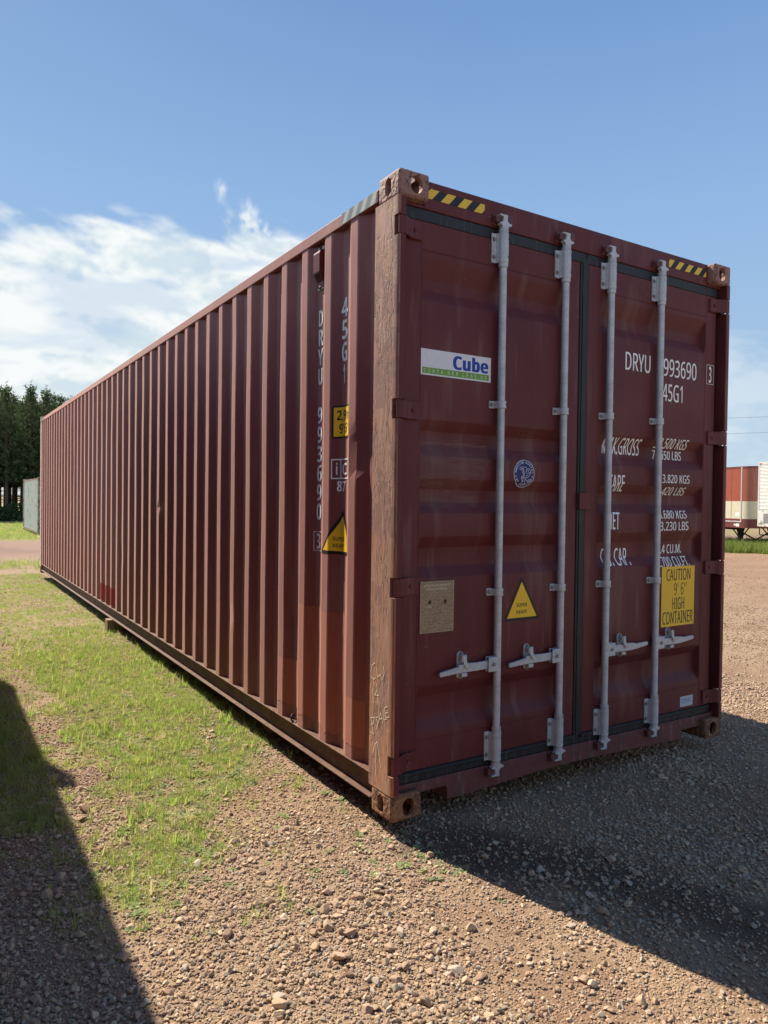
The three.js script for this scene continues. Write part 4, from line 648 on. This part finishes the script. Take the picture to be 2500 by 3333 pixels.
/* ------------------------------------------------------------------ other containers */
function plainContainer(name, label, len, hgt, pos, mats, blockH, group) {
  const C = thing(name, label, 'container', pos, group);
  castings(C, len, hgt, mats.frame, mats.frame);
  for (const x of [0, 1]) for (const z of [0, 1]) mesh('corner_post', box(x ? W - 0.09 : 0, x ? W : 0.09, 0.117, hgt - 0.117, z ? -len : -0.17, z ? -len + 0.17 : 0, 0.005), mats.frame, C);
  const n = Math.floor((len - 0.5) / 0.28), pr = []; for (let k = 0; k < n; k++) { const c = -0.32 - k * 0.28; pr.push([c + 0.09, 0.04], [c + 0.036, 0.008], [c - 0.036, 0.008], [c - 0.09, 0.04]); }
  pr.unshift([-0.16, 0.04]); pr.push([-len + 0.16, 0.04]);
  for (const s of [0, 1]) {
    const seq = [...pr.keys()]; if (!s) seq.reverse();
    const per = 16; for (let i = 0; i < pr.length - 1; i += per) { const part = pr.slice(i, i + per + 1), ids = [...part.keys()]; if (!s) ids.reverse(); mesh('side_panel', sheet(ids, [0.16, hgt - 0.1], (k, y) => [s ? W - part[k][1] : part[k][1], y, part[k][0]]), mats.wall, C); }
    mesh('top_rail', box(s ? W - 0.06 : 0, s ? W : 0.06, hgt - 0.105, hgt - 0.04, -len + 0.16, -0.16), mats.frame, C);
    mesh('bottom_rail', box(s ? W - 0.05 : 0.002, s ? W - 0.002 : 0.05, 0.05, 0.165, -len + 0.16, -0.16), mats.frame, C);
  }
  mesh('roof', box(0.05, W - 0.05, hgt - 0.07, hgt - 0.045, -len + 0.05, -0.05), mats.wall, C);
  mesh('floor', box(0.05, W - 0.05, 0.07, 0.16, -len + 0.05, -0.05), mats.frame, C);
  mesh('end_wall', box(0.08, W - 0.08, 0.03, hgt - 0.03, -len + 0.03, -len + 0.07), mats.wall, C);
  for (const d of [0, 1]) {
    const D = new THREE.Group(); D.name = 'door'; C.add(D); const x0 = d ? W / 2 + 0.01 : 0.095, x1 = d ? W - 0.095 : W / 2 - 0.01;
    mesh('door_panel', [box(x0, x1, 0.17, hgt - 0.17, -0.09, -0.055, 0.004), ...[0.3, 0.75, 1.2, 1.65, 2.1].map(y => box(x0 + 0.1, x1 - 0.1, y, y + 0.22, -0.056, -0.04, 0.006))], mats.wall, D);
    for (const q of [0.3, 0.75]) mesh('lock_rod', cyl(0.018, 0.018, hgt - 0.2, 10).translate(lerp(x0, x1, q), hgt / 2, -0.02), M.galv, D);
    for (const y of [0.35, 1.0, 1.65, 2.25]) mesh('hinge', box(d ? x1 - 0.05 : x0 - 0.07, d ? x1 + 0.07 : x0 + 0.05, y - 0.04, y + 0.04, -0.05, -0.01, 0.005), mats.frame, D);
  }
  mesh('door_header', box(0.09, W - 0.09, hgt - 0.165, hgt - 0.03, -0.12, -0.05), mats.frame, C);
  mesh('door_sill', box(0.09, W - 0.09, 0.03, 0.165, -0.12, -0.05), mats.frame, C);
  return C;
}
{
  const wt = tex(512, 512, (u, v) => { const s = fbm(u * 26, v * 5, 5, 201, 26, 5), p = ss(0.5, 0.62, s) * ss(0.35, 0.6, fbm(u * 5, v * 3, 4, 203, 5, 3)); let c = mix3([0.58, 0.65, 0.62], [0.64, 0.70, 0.67], fbm(u * 6, v * 6, 4, 205, 6)); c = mix3(c, [0.68, 0.71, 0.68], p * 0.9); return mix3(c, [0.2, 0.19, 0.16], ss(0.66, 0.76, fbm(u * 40, v * 8, 4, 207, 40, 8)) * 0.7); }, [1 / 3, 1 / 2.6]);
  const ft = tex(256, 256, (u, v) => mix3([0.36, 0.40, 0.36], [0.24, 0.13, 0.08], ss(0.42, 0.6, fbm(u * 8, v * 8, 5, 211, 8))), [1, 1]);
  const gx = 2.36, gz = -33.3, gy = -0.26;
  plainContainer('small_container', 'pale green weathered short container standing on grass before the pines', 6.058, 2.591, [gx, gy, gz], { wall: std({ map: wt, roughness: 0.7 }), frame: std({ map: ft, roughness: 0.8 }) });
  for (const z of [-0.4, -5.6]) { const m = mesh('timber_block', box(-0.02, W + 0.02, 0, 0.11, -0.1, 0.1, 0.005), M.timber); m.position.set(gx, gy - 0.108, gz + z); tag(m, 'timber block under the pale green short container', 'timber', 'timbers under the pale green container'); }
  // the neighbour across the lane, out of the picture, whose roof edge throws the shadow on the grass
  const XN = -1.89 - W;
  plainContainer('neighbour_container', 'brown shipping container standing across the lane, its roof edge shading the grass', 12.192, 2.896, [XN, 0.0, 5.88], { wall: M.paint, frame: M.castPaint });
  const b = mesh('added_roof_block', box(-0.12, 0, 0, 0.40, -0.09, 0.09, 0.004), M.timber); b.position.set(-1.89, 2.856, -4.35); tag(b, 'block added out of view on the brown container roof edge to notch its shadow', 'timber');  // unseen block added on the roof edge to put a notch in the cast shadow
}

/* ------------------------------------------------------------------ trailers */
{
  const gy = -0.58, y0 = 0.40, yc0 = 0.83, yc1 = 1.66, y1 = 3.30, x0 = 30.4, zn = -16.7, R = 0.55, len = 12.2, wid = 2.5;
  const T = thing('red_trailer', 'red box semi trailer with a cream band parked on grass', 'trailer', [x0, gy, zn]); T.rotation.y = -0.315;
  const plan = (inset) => { const s = new THREE.Shape(), r = R - inset; s.moveTo(inset, len - inset); s.lineTo(inset, R); s.absarc(R, R, r, Math.PI, Math.PI * 1.5, false); s.lineTo(wid - R, inset); s.absarc(wid - R, R, r, -Math.PI / 2, 0, false); s.lineTo(wid - inset, len - inset); s.closePath(); return s; };
  const slab = (a, b, inset = 0) => upright(extrude(plan(inset), b - a, 0, 1, 14)).translate(0, a - gy, 0);
  const red = phy({ map: tex(256, 256, (u, v) => { const k = 0.9 + 0.2 * fbm(u * 6, v * 6, 4, 221, 6); return [0.33 * k, 0.085 * k, 0.055 * k]; }, [1 / 2, 1 / 2]), roughness: 0.34, clearcoat: 0.3, clearcoatRoughness: 0.25 }), dark = std({ color: rgb(0.16, 0.035, 0.03), roughness: 0.5 }), cream = std({ map: tex(256, 256, (u, v) => { const k = 0.92 + 0.14 * fbm(u * 8, v * 8, 4, 225, 8); return [0.62 * k, 0.56 * k, 0.42 * k]; }, [1, 1]), roughness: 0.5 }), alu = std({ color: rgb(0.6, 0.6, 0.62), roughness: 0.4, metalness: 0.5 }), white = std({ color: rgb(0.75, 0.75, 0.73), roughness: 0.5 });
  const crs = g => toCreasedNormals(g, 0.5);
  mesh('upper_wall', crs(slab(yc1, y1 - 0.09)), red, T); mesh('cream_band', crs(slab(yc0, yc1, 0.001)), cream, T); mesh('bottom_rail', [crs(slab(y0, yc0, -0.012))], dark, T);
  mesh('top_rail', [crs(slab(y1 - 0.09, y1 - 0.03, -0.012)), crs(slab(y1 - 0.03, y1, 0.05))], dark, T);
  const Y = y => y - gy;
  mesh('corner_trim', [box(-0.018, 0.004, Y(0.72), Y(y1 - 0.04), -0.64, -0.57, 0.004), box(-0.03, -0.012, Y(0.66), Y(0.72), -len + 0.2, -0.57, 0.004)], alu, T);
  for (let i = 0; i < 9; i++) mesh('panel_seam', box(-0.004, 0.002, Y(yc0), Y(y1 - 0.12), -1.28 - i * 1.2, -1.265 - i * 1.2), dark, T);
  mesh('sticker', box(-0.004, 0.001, Y(0.93), Y(1.12), -0.98, -0.70), white, T);
  for (const [a, b, u, v] of [[-1.06, -0.94, 0.50, 0.58], [-0.92, -0.70, 0.46, 0.60]]) mesh('reflector', box(-0.018, -0.012, Y(u), Y(v), a, b), white, T);
  for (const [x, yy] of [[0.75, 0.62], [1.0, 0.5], [1.25, 0.62]]) mesh('reflector', box(x, x + 0.12, Y(yy), Y(yy + 0.08), 0.012, 0.018), white, T);
  mesh('reflector', extrude(poly([[0.30, 0], [0.52, 0], [0.62, 0.13], [0.42, 0.13]]), 0.006).rotateY(Math.PI * 0.28).translate(-0.075, Y(0.55), -0.02), white, T);
  mesh('marker_lamp', new THREE.SphereGeometry(0.035, 10, 8).scale(1, 1, 0.5).translate(0.62, Y(0.52), 0.01), std({ color: rgb(0.7, 0.2, 0.03), roughness: 0.4 }), T);
  // landing gear
  const lz = -1.05;
  for (const x of [0.36, 2.1]) mesh('landing_leg', [box(x - 0.09, x + 0.09, 0.42, Y(y0), lz - 0.09, lz + 0.09, 0.01), box(x - 0.065, x + 0.065, 0.08, 0.45, lz - 0.065, lz + 0.065, 0.01), extrude(poly([[-0.17, 0], [0.17, 0], [0.09, 0.1], [-0.09, 0.1]]), 0.22).translate(x, 0, lz - 0.11), rodBetween(V3(x, 0.5, lz + 0.05), V3(x, Y(y0), lz + 0.55), 0.03), rodBetween(V3(x, 0.5, lz - 0.05), V3(x, Y(y0), lz - 0.6), 0.03), extrude(poly([[-0.09, 0.55], [0.09, 0.55], [0.24, Y(y0)], [-0.24, Y(y0)]]), 0.05).translate(x, 0, lz - 0.02)], M.blackSteel, T);
  mesh('cross_brace', [box(0.36, 2.1, 0.36, 0.42, lz - 0.02, lz + 0.02), rodBetween(V3(0.4, 0.78, lz), V3(1.23, 0.40, lz), 0.035), rodBetween(V3(2.06, 0.78, lz), V3(1.23, 0.40, lz), 0.035)], M.blackSteel, T);
  mesh('hanger_bar', new THREE.TubeGeometry(new THREE.CatmullRomCurve3([V3(0.95, 0.97, -0.5), V3(0.95, 0.72, -0.5), V3(1.0, 0.66, -0.5), V3(1.6, 0.66, -0.5), V3(1.65, 0.72, -0.5), V3(1.65, 0.97, -0.5)], false, 'catmullrom', 0.1), 40, 0.022, 8), M.blackSteel, T);
  mesh('frame', [box(0.6, 0.75, Y(y0) - 0.18, Y(y0), -len + 0.3, -2.6), box(1.75, 1.9, Y(y0) - 0.18, Y(y0), -len + 0.3, -2.6)], M.blackSteel, T);
  const wheel = (x, z) => { mesh('tyre', new THREE.TorusGeometry(0.36, 0.14, 12, 28).rotateY(Math.PI / 2).translate(x, 0.5, z), M.tyre, T); mesh('wheel_rim', cyl(0.27, 0.27, 0.2, 20).rotateZ(Math.PI / 2).translate(x, 0.5, z), alu, T); };
  for (const z of [-len + 1.6, -len + 2.9]) for (const x of [0.3, 2.2]) wheel(x, z);

  // white ribbed trailer across the nose of the red one
  const wx = 28.62, wz = -15.3, g2 = groundY(31, -15);
  const Wt = thing('white_trailer', 'white ribbed box trailer with a grimy lower panel beside the red trailer', 'trailer', [wx, g2, wz]); Wt.rotation.y = -0.315;
  const wmap = tex(256, 512, (u, v) => { const n = fbm(u * 6, v * 6, 5, 231, 6); let c = mix3([0.60, 0.62, 0.61], [0.53, 0.55, 0.54], n); return mix3(c, [0.3, 0.26, 0.21], ss(0.6, 0.75, fbm(u * 30, v * 10, 4, 233, 30, 10)) * 0.25); }, [1 / 1.2, 1 / 1.2]), wm = std({ map: wmap, roughness: 0.5 });
  const gmap = tex(256, 256, (u, v) => mix3([0.62, 0.62, 0.58], [0.25, 0.21, 0.17], ss(0.45, 0.68, fbm(u * 9, v * 9, 5, 235, 9))), [1, 1]);
  const by = 0.57 - g2, ty = 3.335 - g2, rs = []; for (let y = by + 0.72; y < ty - 0.14; y += 0.06) rs.push([y, 0], [y + 0.02, -0.014], [y + 0.04, -0.014], [y + 0.058, 0]);
  mesh('body', box(0.002, 6, by + 0.02, ty - 0.02, 0.02, 2.5, 0.02), wm, Wt);
  mesh('ribbed_panel', sheet([0.09, 2.45], rs.map(r => r[0]), (z, y) => [rs.find(r => r[0] === y)[1] - 0.004, y, z]), wm, Wt);
  mesh('corner_post', [box(-0.022, 0.06, by, ty, 0, 0.09, 0.01)], wm, Wt); mesh('top_rail', box(-0.024, 0.05, ty - 0.12, ty, 0.09, 2.5, 0.006), wm, Wt);
  mesh('lower_panel', [box(-0.03, 0.0, by, by + 0.70, 0.09, 2.5, 0.006)], std({ map: gmap, roughness: 0.8 }), Wt);
  mesh('hatch', [box(-0.036, -0.029, by + 0.15, by + 0.56, 0.36, 1.2, 0.004)], std({ color: rgb(0.2, 0.2, 0.2), roughness: 0.7 }), Wt);
  mesh('marker_lamp', box(-0.034, -0.02, ty - 0.09, ty - 0.04, 0.06, 0.2, 0.006), std({ color: rgb(0.5, 0.1, 0.03), roughness: 0.4 }), Wt);
  for (const z of [0.4, 2.1]) mesh('landing_leg', [box(1.5, 1.66, 0.1, by, z - 0.08, z + 0.08, 0.01), box(1.4, 1.76, 0, 0.11, z - 0.14, z + 0.14, 0.01)], M.blackSteel, Wt);
  for (const z of [0.3, 2.2]) { mesh('tyre', new THREE.TorusGeometry(0.36, 0.14, 12, 28).translate(4.9, 0.5, z), M.tyre, Wt); mesh('wheel_rim', cyl(0.27, 0.27, 0.2, 20).rotateX(Math.PI / 2).translate(4.9, 0.5, z), alu, Wt); }
  mesh('axle', cyl(0.06, 0.06, 2.0, 10).rotateX(Math.PI / 2).translate(4.9, 0.5, 1.25), M.blackSteel, Wt);
}

/* ------------------------------------------------------------------ power line */
{
  const dir = V3(2.02, 0, 3.35).normalize(), mid = V3(75.1, 0, -44.2), A = mid.clone().addScaledVector(dir, -28), B = mid.clone().addScaledVector(dir, 26);
  const side = V3(-dir.z, 0, dir.x);
  [A, B].forEach((p, i) => { const gy = groundY(p.x, p.z); const P = thing('utility_pole', i ? 'wooden utility pole at the near end of the wires beyond the trailers' : 'wooden utility pole at the far end of the wires behind the container', 'pole', [p.x, gy, p.z], 'poles of the power line'); mesh('pole_shaft', cyl(0.16, 0.11, 12.4, 12).translate(0, 6.2, 0), M.timber, P); mesh('crossarm', rodBetween(side.clone().multiplyScalar(-0.9).setY(11.7), side.clone().multiplyScalar(0.9).setY(11.7), 0.06), M.timber, P); });
  for (const [h, name] of [[11.15, 'upper'], [9.42, 'lower']]) { const pts = []; for (let i = 0; i <= 24; i++) { const t = i / 24, s = (t - 0.5) * 2; const p = A.clone().lerp(B, t); p.y = h + 0.5 * s * s; pts.push(p); } const m = mesh('power_line', new THREE.TubeGeometry(new THREE.CatmullRomCurve3(pts), 48, 0.014, 5), M.blackSteel); tag(m, `${name} thin black overhead wire beyond the trailers`, 'wire', 'overhead wires'); }
}

/* ------------------------------------------------------------------ pine wood */
{
  const bark = std({ map: tex(128, 256, (u, v) => mix3([0.07, 0.05, 0.038], [0.17, 0.12, 0.09], fbm(u * 12, v * 8, 4, 241, 12, 8)), [1, 0.5]), roughness: 0.95 });
  const needles = phy({ vertexColors: true, roughness: 0.85, side: THREE.DoubleSide, transmission: 0.3, thickness: 0, specularIntensity: 0.3 });
  const bare = std({ color: rgb(0.11, 0.085, 0.07), roughness: 0.95 });
  function pine(seed, h) {
    const R = mulberry(seed), P = [], C = [], sticks = [];
    const spray = (o, d, l, k) => {                          // a bottle brush of narrow leaves round a shoot
      const t = [0.10 * k, 0.15 * k, 0.065 * k], up = V3(0, 1, 0), s = V3().crossVectors(d, up).normalize(), u = V3().crossVectors(s, d).normalize();
      for (let i = 0; i < 7; i++) {
        const a = R() * 6.28, q = R() * 0.6, base = o.clone().addScaledVector(d, l * q), out = d.clone().multiplyScalar(0.75).addScaledVector(s, Math.cos(a) * 0.75).addScaledVector(u, Math.sin(a) * 0.75).normalize(), tip = base.clone().addScaledVector(out, l * (0.55 + 0.4 * R())), w = V3().crossVectors(out, V3(R() - 0.5, R() - 0.5, R() - 0.5)).normalize().multiplyScalar(l * 0.085), m = base.clone().lerp(tip, 0.45);
        for (const v of [base, m.clone().add(w), tip, base, tip, m.clone().sub(w)]) { P.push(v.x, v.y, v.z); C.push(...t); }
      }
    };
    const y0 = h * (0.24 + 0.05 * R());
    for (let y = y0; y < h - 0.35; y += 0.30 + 0.1 * R()) {
      const f = (y - y0) / (h - y0), len = (0.22 + 1.6 * Math.pow(1 - f, 0.8)) * (f < 0.12 ? 0.65 : 1), n = 5 + Math.floor(R() * 3), off = R() * 6.28;
      for (let b = 0; b < n; b++) {
        const a = off + b * 6.28 / n + (R() - 0.5) * 0.6, L2 = len * (0.65 + 0.55 * R()), rise = lerp(0.18, 1.5, f * f) + (R() - 0.5) * 0.2, d = V3(Math.cos(a), rise, Math.sin(a)).normalize(), o = V3(0, y, 0);
        sticks.push(rodBetween(o, o.clone().addScaledVector(d, L2 * 0.9), 0.018, 3));
        const m = Math.max(3, Math.round(L2 / 0.14));
        for (let k = 0; k < m; k++) { const q = lerp(0.28, 1, (k + R() * 0.6) / m), p = o.clone().addScaledVector(d, L2 * q).add(V3((R() - 0.5) * 0.3, (R() - 0.3) * 0.22, (R() - 0.5) * 0.3)); const dd = d.clone().add(V3((R() - 0.5) * 1.2, 0.35 + R() * 0.7, (R() - 0.5) * 1.2)).normalize(); spray(p, dd, 0.24 + 0.14 * R(), 0.65 + 0.8 * R()); }
      }
    }
    for (let k = 0; k < 5; k++) { const a = k * 1.26 + R(), d = V3(Math.cos(a) * 0.32, 1, Math.sin(a) * 0.32).normalize(); for (let i = 0; i < 3; i++) spray(V3(0, h - 1.0, 0).addScaledVector(d, i * 0.2), d, 0.26, 0.9 + 0.4 * R()); }
    for (let i = 0; i < 6; i++) spray(V3(0, h - 0.75 + i * 0.2, 0), V3((R() - 0.5) * 0.2, 1, (R() - 0.5) * 0.2).normalize(), 0.26, 1.1);
    const g = new THREE.BufferGeometry(); g.setAttribute('position', new THREE.Float32BufferAttribute(P, 3)); g.setAttribute('color', new THREE.Float32BufferAttribute(C, 3)); g.computeVertexNormals();
    const dead = []; for (let i = 0; i < 14; i++) { const y = lerp(1.2, y0, R()), a = R() * 6.28; dead.push(rodBetween(V3(0, y, 0), V3(Math.cos(a) * (0.4 + R()), y + 0.1, Math.sin(a) * (0.4 + R())), 0.012, 3)); }
    const G = new THREE.Group();
    mesh('trunk', cyl(0.15, 0.02, h - 0.3, 9).translate(0, (h - 0.3) / 2, 0), bark, G); mesh('crown', g, needles, G); mesh('branches', [...sticks, ...dead], bare, G);
    return G;
  }
  const kinds = [pine(301, 9.5), pine(302, 9.8), pine(303, 9.2), pine(304, 9.6), pine(305, 9.4)], R = mulberry(77);
  let i = 0;
  for (let row = 0; row < 7; row++) for (let c = -8; c < 14; c++) {
    const x = 3 + c * 1.4 + (R() - 0.5) * 0.7 + (row % 2) * 0.8 + row * 0.5, z = -57.5 - row * 2.3 + (R() - 0.5) * 0.8, t = kinds[Math.floor(R() * 5)].clone(), s = 0.95 + 0.09 * R();
    t.name = numbered('pine_tree'); t.position.set(x, groundY(x, z) - 0.03, z); t.rotation.y = R() * 6.28; t.scale.set(s, s * (0.97 + 0.06 * R()), s); scene.add(t);
    const front = row === 0;
    tag(t, front ? 'dark pine tree on the near edge of the wood beyond the pale green container' : 'dark pine tree standing deeper in the wood behind the front row', 'tree', front ? 'pines on the near edge of the wood' : 'pines deeper in the wood'); i++;
  }
  // bushes along the edge of the wood
  const shrub = (seed) => { const R = mulberry(seed), P = [], C = []; for (let k = 0; k < 520; k++) { const a = R() * 6.28, u = Math.acos(R()), r = 0.45 + 0.55 * Math.cbrt(R()), o = V3(Math.sin(u) * Math.cos(a) * r * 1.1, Math.cos(u) * r * 0.95 + 0.05, Math.sin(u) * Math.sin(a) * r), d = V3(R() - 0.5, R() - 0.2, R() - 0.5).normalize(), w = V3().crossVectors(d, V3(R() - 0.5, R() - 0.5, R() - 0.5)).normalize().multiplyScalar(0.06), q = 0.7 + 0.7 * R(), m = o.clone().addScaledVector(d, 0.08), tip = o.clone().addScaledVector(d, 0.18); for (const v of [o, m.clone().add(w), tip, o, tip, m.clone().sub(w)]) { P.push(v.x, v.y, v.z); C.push(0.055 * q, 0.10 * q, 0.03 * q); } } const g = new THREE.BufferGeometry(); g.setAttribute('position', new THREE.Float32BufferAttribute(P, 3)); g.setAttribute('color', new THREE.Float32BufferAttribute(C, 3)); g.computeVertexNormals(); const G = new THREE.Group(); mesh('foliage', g, needles, G); mesh('stem', [0, 1, 2, 3].map(k => rodBetween(V3(0, 0, 0), V3(Math.cos(k * 1.6) * 0.5, 0.7, Math.sin(k * 1.6) * 0.5), 0.02, 5)), bare, G); return G; };
  const sk = [shrub(401), shrub(402)];
  for (let k = 0; k < 16; k++) { const t = sk[k % 2].clone(), x = -6 + k * 1.15 + (R() - 0.5) * 0.6, z = -55.6 + (R() - 0.5) * 1.6, s = 0.8 + 0.5 * R(); t.name = numbered('shrub'); t.position.set(x, groundY(x, z) - 0.02, z); t.rotation.y = R() * 6; t.scale.setScalar(s); scene.add(t); tag(t, 'low leafy bush along the near edge of the pine wood', 'shrub', 'bushes along the wood'); }
}

renderer.render(scene, camera);
